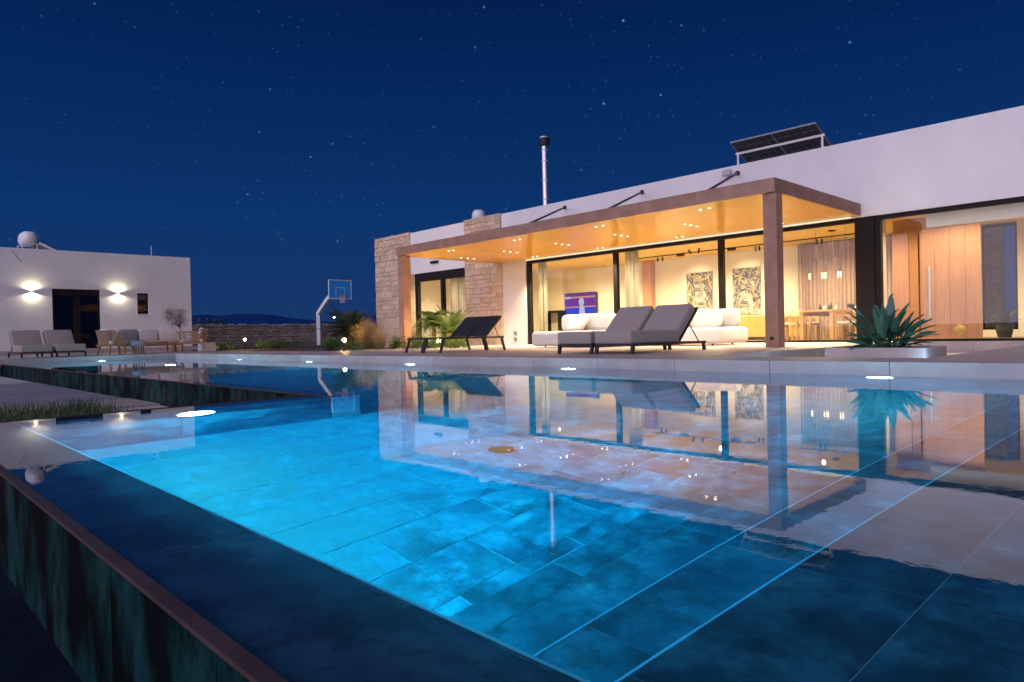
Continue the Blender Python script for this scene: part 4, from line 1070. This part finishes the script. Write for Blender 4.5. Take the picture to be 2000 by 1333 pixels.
def leafcloud(name, label, loc, rx, ry, rz_, n, mat, size=0.05, cat='shrub', group=None):
    t_ = thing(name, label, cat, loc, group=group)
    vs, fs = [], []
    cl = [(R.uniform(-.6, .6), R.uniform(-.6, .6), R.uniform(.25, .75), R.uniform(.3, .55)) for _ in range(9)]
    for i in range(n):
        c = R.choice(cl)
        while True:
            d = Vector((R.uniform(-1, 1), R.uniform(-1, 1), R.uniform(-1, 1)))
            if 0.2 < d.length < 1: break
        p = Vector(((c[0] + d.x * c[3]) * rx, (c[1] + d.y * c[3]) * ry, max(0.02, (c[2] + d.z * c[3])) * rz_))
        u = Vector((R.uniform(-1, 1), R.uniform(-1, 1), R.uniform(-.4, 1))).normalized(); w = u.cross(Vector((R.uniform(-1, 1), R.uniform(-1, 1), R.uniform(-1, 1)))).normalized()
        s = size * R.uniform(.6, 1.3); b0 = len(vs)
        vs += [tuple(p), tuple(p + u * s * .5 + w * s * .28), tuple(p + u * s), tuple(p + u * s * .5 - w * s * .28)]; fs.append((b0, b0 + 1, b0 + 2, b0 + 3))
    raw('crown', vs, fs, mat, t_)
    st_ = MB()
    for c in cl: st_.tube([(0, 0, 0), (c[0] * rx * .5, c[1] * ry * .5, c[2] * rz_ * .6), (c[0] * rx, c[1] * ry, c[2] * rz_)], 0.012, 5, 0.004)
    st_.build('stem', 'bark', t_)
    return t_
leafcloud('ground_shrub', 'low dark green shrub in front of the basketball hoop', (-17.0, 9.75, 0.05), 0.75, 0.5, 0.42, 2200, 'leaf_shrub', 0.06)
leafcloud('ground_shrub', 'small green shrub at the foot of the stone pier', (-16.55, 11.3, 0.05), 0.35, 0.35, 0.42, 900, 'leaf_shrub', 0.05)
leafcloud('ground_shrub', 'dark trailing shrub under the black loungers', (-15.55, 11.6, 0.05), 0.8, 0.5, 0.40, 1900, 'leaf_shrub', 0.05)
leafcloud('ground_shrub', 'bright yellow green shrub below the cycad', (-14.75, 12.0, 0.05), 0.55, 0.4, 0.44, 1500, 'leaf_lime', 0.055)
leafcloud('ground_shrub', 'low dark clump at the foot of the garden wall', (-30.0, 14.0, 0.05), 1.6, 0.7, 0.40, 1500, 'leaf_shrub', 0.08)
leafcloud('ground_shrub', 'low dark clump beside the warm garden lamp', (-32.5, 12.3, 0.05), 1.2, 0.6, 0.30, 1000, 'leaf_shrub', 0.08)
leafcloud('tall_shrub', 'tall dark shrub beyond the cycad by the stone pier', (-32.0, 21.6, 0.0), 0.6, 0.6, 1.9, 1500, 'leaf_dark', 0.12)
leafcloud('tall_shrub', 'dark treetops over the garden wall beside the guest house', (-46.0, 16.6, 0.6), 1.6, 2.2, 1.2, 1500, 'leaf_dark', 0.16)
def fountain_grass(label, loc, r, h, n, mat='straw'):
    t_ = thing('fountain_grass', label, 'ornamental grass', loc, group='fountain grasses')
    for nm, mt, share, hh in (('blades', mat, 0.75, 1.0), ('green_blades', 'leaf_shrub', 0.25, 0.62)):
        vs, fs = [], []
        for i in range(int(n * share)):
            az = R.uniform(0, 2 * math.pi); sp_ = R.uniform(0, 1) ** 0.8; L_ = h * hh * R.uniform(.6, 1.1)
            o = Vector((math.cos(az), math.sin(az), 0)); p = o * (r * 0.22 * R.random()); k = 5
            wv = Vector((-o.y, o.x, 0)) * R.uniform(.0022, .0042); b0 = len(vs)
            for j in range(k + 1):
                u = j / k; q = p + o * (r * sp_ * u ** 1.7) + Vector((0, 0, L_ * (u - 0.28 * sp_ * u * u)))
                ww = wv * (1 - 0.8 * u); vs += [tuple(q - ww), tuple(q + ww)]
                if j: b = b0 + 2 * j; fs.append((b - 2, b - 1, b + 1, b))
        raw(nm, vs, fs, mt, t_, kind='stuff')
    return t_
fountain_grass('large straw coloured fountain grass glowing beside the warm lamp', (-17.4, 10.9, 0.05), 0.62, 1.02, 1500)
fountain_grass('smaller straw fountain grass nearer the stone pier', (-16.5, 10.75, 0.05), 0.42, 0.70, 900)
fountain_grass('pinkish thin grass against the foot of the stone pier', (-20.2, 14.6, 0.05), 0.45, 0.85, 420)
# lawn strip beside the pool end
vs, fs = [], []
for i in range(9000):
    x = R.uniform(-8.9, -6.3); y = R.uniform(-2.2, 1.95) if x < -6.9 else R.uniform(-2.2, 1.75)
    L_ = R.uniform(.10, .24); az = R.uniform(0, 6.28); b0 = len(vs); wv = 0.004
    ox, oy = math.cos(az) * L_ * .35, math.sin(az) * L_ * .35; px_, py_ = -math.sin(az) * wv, math.cos(az) * wv
    vs += [(x - px_, y - py_, LOW), (x + px_, y + py_, LOW), (x + ox * .4 + px_ * .7, y + oy * .4 + py_ * .7, LOW + L_ * .6), (x + ox * .4 - px_ * .7, y + oy * .4 - py_ * .7, LOW + L_ * .6), (x + ox, y + oy, LOW + L_)]
    fs += [(b0, b0 + 1, b0 + 2, b0 + 3), (b0 + 3, b0 + 2, b0 + 4)]
gr = raw('grass', vs, fs, 'grassblade', kind='stuff'); gr['label'] = 'strip of dark lawn grass beside the overflow edge'; gr['category'] = 'grass'
# olive tree in pot
ol = thing('olive_tree', 'small olive tree behind the rattan sofa', 'tree', (-26.6, 8.75, D))
MB().tube([(0, 0, 0), (0.02, 0.03, 0.35), (-0.02, 0.04, 0.7), (0.02, -0.02, 1.0)], 0.022, 7, 0.012).build('trunk', 'bark', ol)
vs, fs = [], []
limbs = MB()
for k in range(9):
    a = k * 2.4; tip = Vector((math.cos(a) * R.uniform(.08, .25), math.sin(a) * R.uniform(.1, .30) - .12, R.uniform(.95, 1.40)))
    limbs.tube([(0, 0, 0.85), tip * .6 + Vector((0, 0, .38)), tip], 0.008, 5, 0.003)
    for i in range(210):
        p = tip + Vector((R.gauss(0, .09), R.gauss(0, .09), R.gauss(0, .10))); u = Vector((R.uniform(-1, 1), R.uniform(-1, 1), R.uniform(-.3, 1))).normalized() * R.uniform(.04, .07)
        w = u.cross(Vector((R.random(), R.random(), R.random() + .1))).normalized() * 0.008; b0 = len(vs)
        vs += [tuple(p), tuple(p + u * .5 + w), tuple(p + u), tuple(p + u * .5 - w)]; fs.append((b0, b0 + 1, b0 + 2, b0 + 3))
raw('crown', vs, fs, 'leaf_olive', ol); limbs.build('limb', 'bark', ol)
pt = thing('square_pot', 'pale square pot beside the right rattan armchair', 'pot', (-24.0, 8.75, D))
MB().box(-0.22, 0.22, -0.22, 0.22, 0, 0.30).build('body', 'potwhite', pt, bevel=0.01, seg=1); MB().box(-.19, .19, -.19, .19, .301, .306).build('soil', 'soil', pt)

# ================================================================== RATTAN LOUNGE SET
def rattan_chair(loc, rz, label):
    t_ = thing('rattan_armchair', label, 'armchair', loc, rz, group='rattan armchairs')      # sitter faces +y
    for x, y in ((-0.30, -0.28), (0.30, -0.28), (-0.33, 0.32), (0.33, 0.32)):
        MB().bar((x, y, 0.28), (x * 1.12, y * 1.15, 0.001), 0.04).build('leg', 'teak', t_)
    MB().box(-0.38, 0.38, -0.33, 0.36, 0.26, 0.31).build('seat_frame', 'teak', t_)
    # woven shell: curved wrap of strands
    w = MB(); n = 40
    prof = []
    for i in range(n + 1):
        u = i / n; a = math.pi * (1.0 + u)            # half ring around the back
        x = 0.40 * math.cos(a); y = 0.04 + 0.42 * math.sin(a)
        prof.append((x, y))
    prof = [(-0.40, 0.36), (-0.40, 0.22)] + prof + [(0.40, 0.22), (0.40, 0.36)]
    for (x, y) in prof:
        w.bar((x, y, 0.30), (x * 1.18, y * 1.18 - (0.02 if y < 0 else 0), 0.60 + (0.12 if y < -.15 else 0.06)), 0.024, 0.012)
    for zz in (0.33, 0.38, 0.43, 0.48, 0.53, 0.58):
        f = 1 + 0.18 * (zz - .3) / .4
        w.tube([(x * f, y * f, zz) for x, y in prof], 0.009, 5)
    w.build('woven_shell', 'rattan', t_)
    MB().tube([(x * 1.18, y * 1.18 - (0.02 if y < 0 else 0), 0.60 + (0.12 if y < -.15 else 0.06)) for x, y in prof], 0.022, 7).build('top_rail', 'rattan', t_, smooth=True)
    MB().box(-0.34, 0.34, -0.30, 0.36, 0.312, 0.42).build('seat_cushion', 'fab_lilac', t_, bevel=0.035, seg=3, smooth=True)
    MB().ell((0, 0, 0), 0.28, 0.08, 0.2, 16, 10, .6).xf(Matrix.Translation((0, -0.24, 0.60)) @ Matrix.Rotation(rad(15), 4, 'X')).build('pillow', 'fab_lilac', t_, smooth=True)
    return t_
rattan_chair((-23.3, 5.78, D), rad(15), 'rattan armchair at the left end of the lounge set, seen from behind')
rattan_chair((-23.2, 8.02, D), rad(160), 'rattan armchair at the right end of the lounge set')
so = thing('teak_sofa', 'teak sofa with ochre seat and pale back cushions before the guest house', 'sofa', (-25.2, 7.35, D), rad(-90))
MB().box(-0.95, 0.95, -0.36, 0.40, 0.22, 0.28).build('frame', 'teak', so)
for x in (-0.88, 0.88):
    for y in (-0.32, 0.36): MB().box(x - .03, x + .03, y - .03, y + .03, 0, 0.22).build('leg', 'teak', so)
for k in range(3): MB().box(-0.93 + .62 * k + .004, -0.93 + .62 * (k + 1) - .004, -0.32, 0.42, 0.282, 0.42).build('seat_cushion', 'fab_ochre', so, bevel=0.03, seg=3, smooth=True)
for k, mt in ((0, 'fab_lilac'), (1, 'fab_lilac'), (2, 'fab_blue')):
    MB().box(-0.90 + .62 * k, -0.90 + .62 * k + 0.58, -0.34, -0.14, 0.41, 0.80).build('back_cushion', mt, so, bevel=0.06, seg=4, smooth=True)
MB().box(-0.95, 0.95, -0.40, -0.365, 0.28, 0.62).build('back_panel', 'rattan', so)
ct = thing('coffee_table', 'low teak coffee table between the rattan armchairs', 'table', (-23.75, 7.0, D))
MB().box(-0.32, 0.32, -0.55, 0.55, 0.38, 0.415).build('tabletop', 'fab_lilac', ct, bevel=0.006, seg=1)
for x in (-0.27, 0.27):
    for y in (-0.5, 0.5): MB().box(x - .022, x + .022, y - .022, y + .022, 0, 0.38).build('leg', 'teak', ct)
stl = thing('round_stool', 'blue cushioned stool beside the left rattan armchair', 'stool', (-22.95, 6.35, D))
MB().lathe((0, 0, 0.22), [(0.17, 0), (0.22, 0.05), (0.22, 0.14), (0.16, 0.19)], 16).build('seat', 'fab_blue', stl, smooth=True)
for k in range(4): MB().bar((0.13 * math.cos(k * 1.571 + .8), 0.13 * math.sin(k * 1.571 + .8), 0.23), (0.17 * math.cos(k * 1.571 + .8), 0.17 * math.sin(k * 1.571 + .8), 0.001), 0.025).build('leg', 'blackmetal', stl)

# ================================================================== BASKETBALL HOOP
BX, BY, BZ0 = -37.0, 21.4, -0.05
hoop = thing('basketball_hoop', 'white basketball post with bent arm and blue backboard beyond the garden', 'basketball hoop', (BX - 2.75, BY, BZ0))
MB().tube([(0, 0, 0), (0, 0, 2.15)], 0.16, 4).build('post', 'whitepaint', hoop)
MB().bar((0, 0, 2.10), (1.45, 0, 3.08), 0.22, 0.24).build('arm', 'whitepaint', hoop)
MB().bar((1.40, 0, 3.05), (2.68, 0, 3.05), 0.12, 0.12).build('arm_end', 'whitepaint', hoop)
bb = MB().box(2.70, 2.74, -0.72, 0.72, 2.92, 3.98).build('backboard', 'blueboard', hoop)
fb = MB().box(2.69, 2.755, -0.77, -0.72, 2.86, 4.03).box(2.69, 2.755, 0.72, 0.77, 2.86, 4.03).box(2.69, 2.755, -0.72, 0.72, 3.98, 4.03).box(2.69, 2.755, -0.72, 0.72, 2.86, 2.92).build('board_frame', 'whitepaint', bb)
MB().box(2.741, 2.746, -0.30, -0.27, 3.12, 3.58).box(2.741, 2.746, 0.27, 0.30, 3.12, 3.58).box(2.741, 2.746, -0.27, 0.27, 3.55, 3.58).build('target_square', 'whitepaint', bb)
rim = MB().tube([(3.02 + .23 * math.cos(a), .23 * math.sin(a), 3.05) for a in [2 * math.pi * i / 20 for i in range(21)]], 0.022, 6).bar((2.75, 0, 3.03), (2.82, 0, 3.03), 0.16, 0.1).build('rim', 'orange', hoop)
nt_ = MB()
for i in range(12):
    a, b = 2 * math.pi * i / 12, 2 * math.pi * (i + 1.5) / 12
    nt_.bar((3.02 + .22 * math.cos(a), .22 * math.sin(a), 3.03), (3.02 + .13 * math.cos(b), .13 * math.sin(b), 2.62), 0.016)
    nt_.bar((3.02 + .22 * math.cos(b), .22 * math.sin(b), 3.03), (3.02 + .13 * math.cos(a), .13 * math.sin(a), 2.62), 0.016)
nt_.build('net', 'net', rim)

# ================================================================== GARDEN WALL AND LAMPS
gwl = thing('garden_wall', 'long dry stone boundary wall at the back of the garden', 'wall', (-43.2, 18, -0.1))
MB().box(-0.25, -0.03, -10, 16, 0, 1.42).build('core', 'drystone', gwl)
st_ = MB(); z = 0.0
while z < 1.45:
    h = R.uniform(.13, .22); y = -10.0
    while y < 16:
        w = R.uniform(.22, .55); q = lambda: R.uniform(-.02, .02); d_ = R.uniform(0, .07)
        top = z + h - .012 + (R.uniform(-.04, .05) if z + h > 1.40 else 0)
        f0 = [(d_ + q(), y + .03 + q(), z + .03 + q()), (d_ + q(), y + w - .03 + q(), z + .03 + q()), (d_ + q(), y + w - .03 + q(), top - .03 + q()), (d_ + q(), y + .03 + q(), top - .03 + q())]
        bk = [(-.06, y + .008, z + .008), (-.06, y + w - .008, z + .008), (-.06, y + w - .008, top), (-.06, y + .008, top)]
        st_.add(f0 + bk, [(0, 1, 2, 3)] + [(i, i + 4, (i + 1) % 4 + 4, (i + 1) % 4) for i in range(4)])
        y += w
    z += h
st_.build('stones', 'drystone', gwl, kind='stuff')
def garden_lamp(loc, label, e, h=0.34):
    t_ = thing('garden_lamp', label, 'garden light', loc)
    MB().cyl((0, 0, 0), (0, 0, h), 0.02, n=8).build('post', 'blackmetal', t_)
    MB().cyl((0, 0, h - .04), (0, 0, h - .001), 0.05, n=12).build('head', 'blackmetal', t_)
    MB().ell((0, 0, h + .055), 0.058, 0.058, 0.058, 12, 8).build('bulb', 'lamp_garden', t_, smooth=True)
    lamp('garden_bulb', 'POINT', (0, 0, h + .12), e, (1.0, 0.58, 0.18), t_, world=False, shadow_soft_size=0.04)
garden_lamp((-31.0, 13.0, 0.05), 'warm garden lamp before the dry stone wall', 90, 0.40)
garden_lamp((-18.35, 10.7, 0.05), 'warm garden lamp left of the fountain grass', 150, 0.30)
garden_lamp((-15.75, 12.25, 0.05), 'warm garden lamp among the shrubs below the cycad', 80, 0.22)
garden_lamp((-17.6, 12.4, 0.05), 'warm garden lamp at the foot of the date palm', 80, 0.22)
fl_ = thing('street_lamp', 'distant bright street lamp above the cycad', 'street lamp', (-79.6, 45.0, -0.4))
MB().cyl((0, 0, 0), (0, 0, 4.6), 0.06, 0.04, n=8).build('post', 'blackmetal', fl_)
MB().bar((0, 0, 3.62), (0.5, -.2, 3.62), 0.05).build('arm', 'blackmetal', fl_)
MB().ell((0.5, -.2, 3.55), 0.13, 0.13, 0.08, 12, 8).build('head', 'lamp_far', fl_)
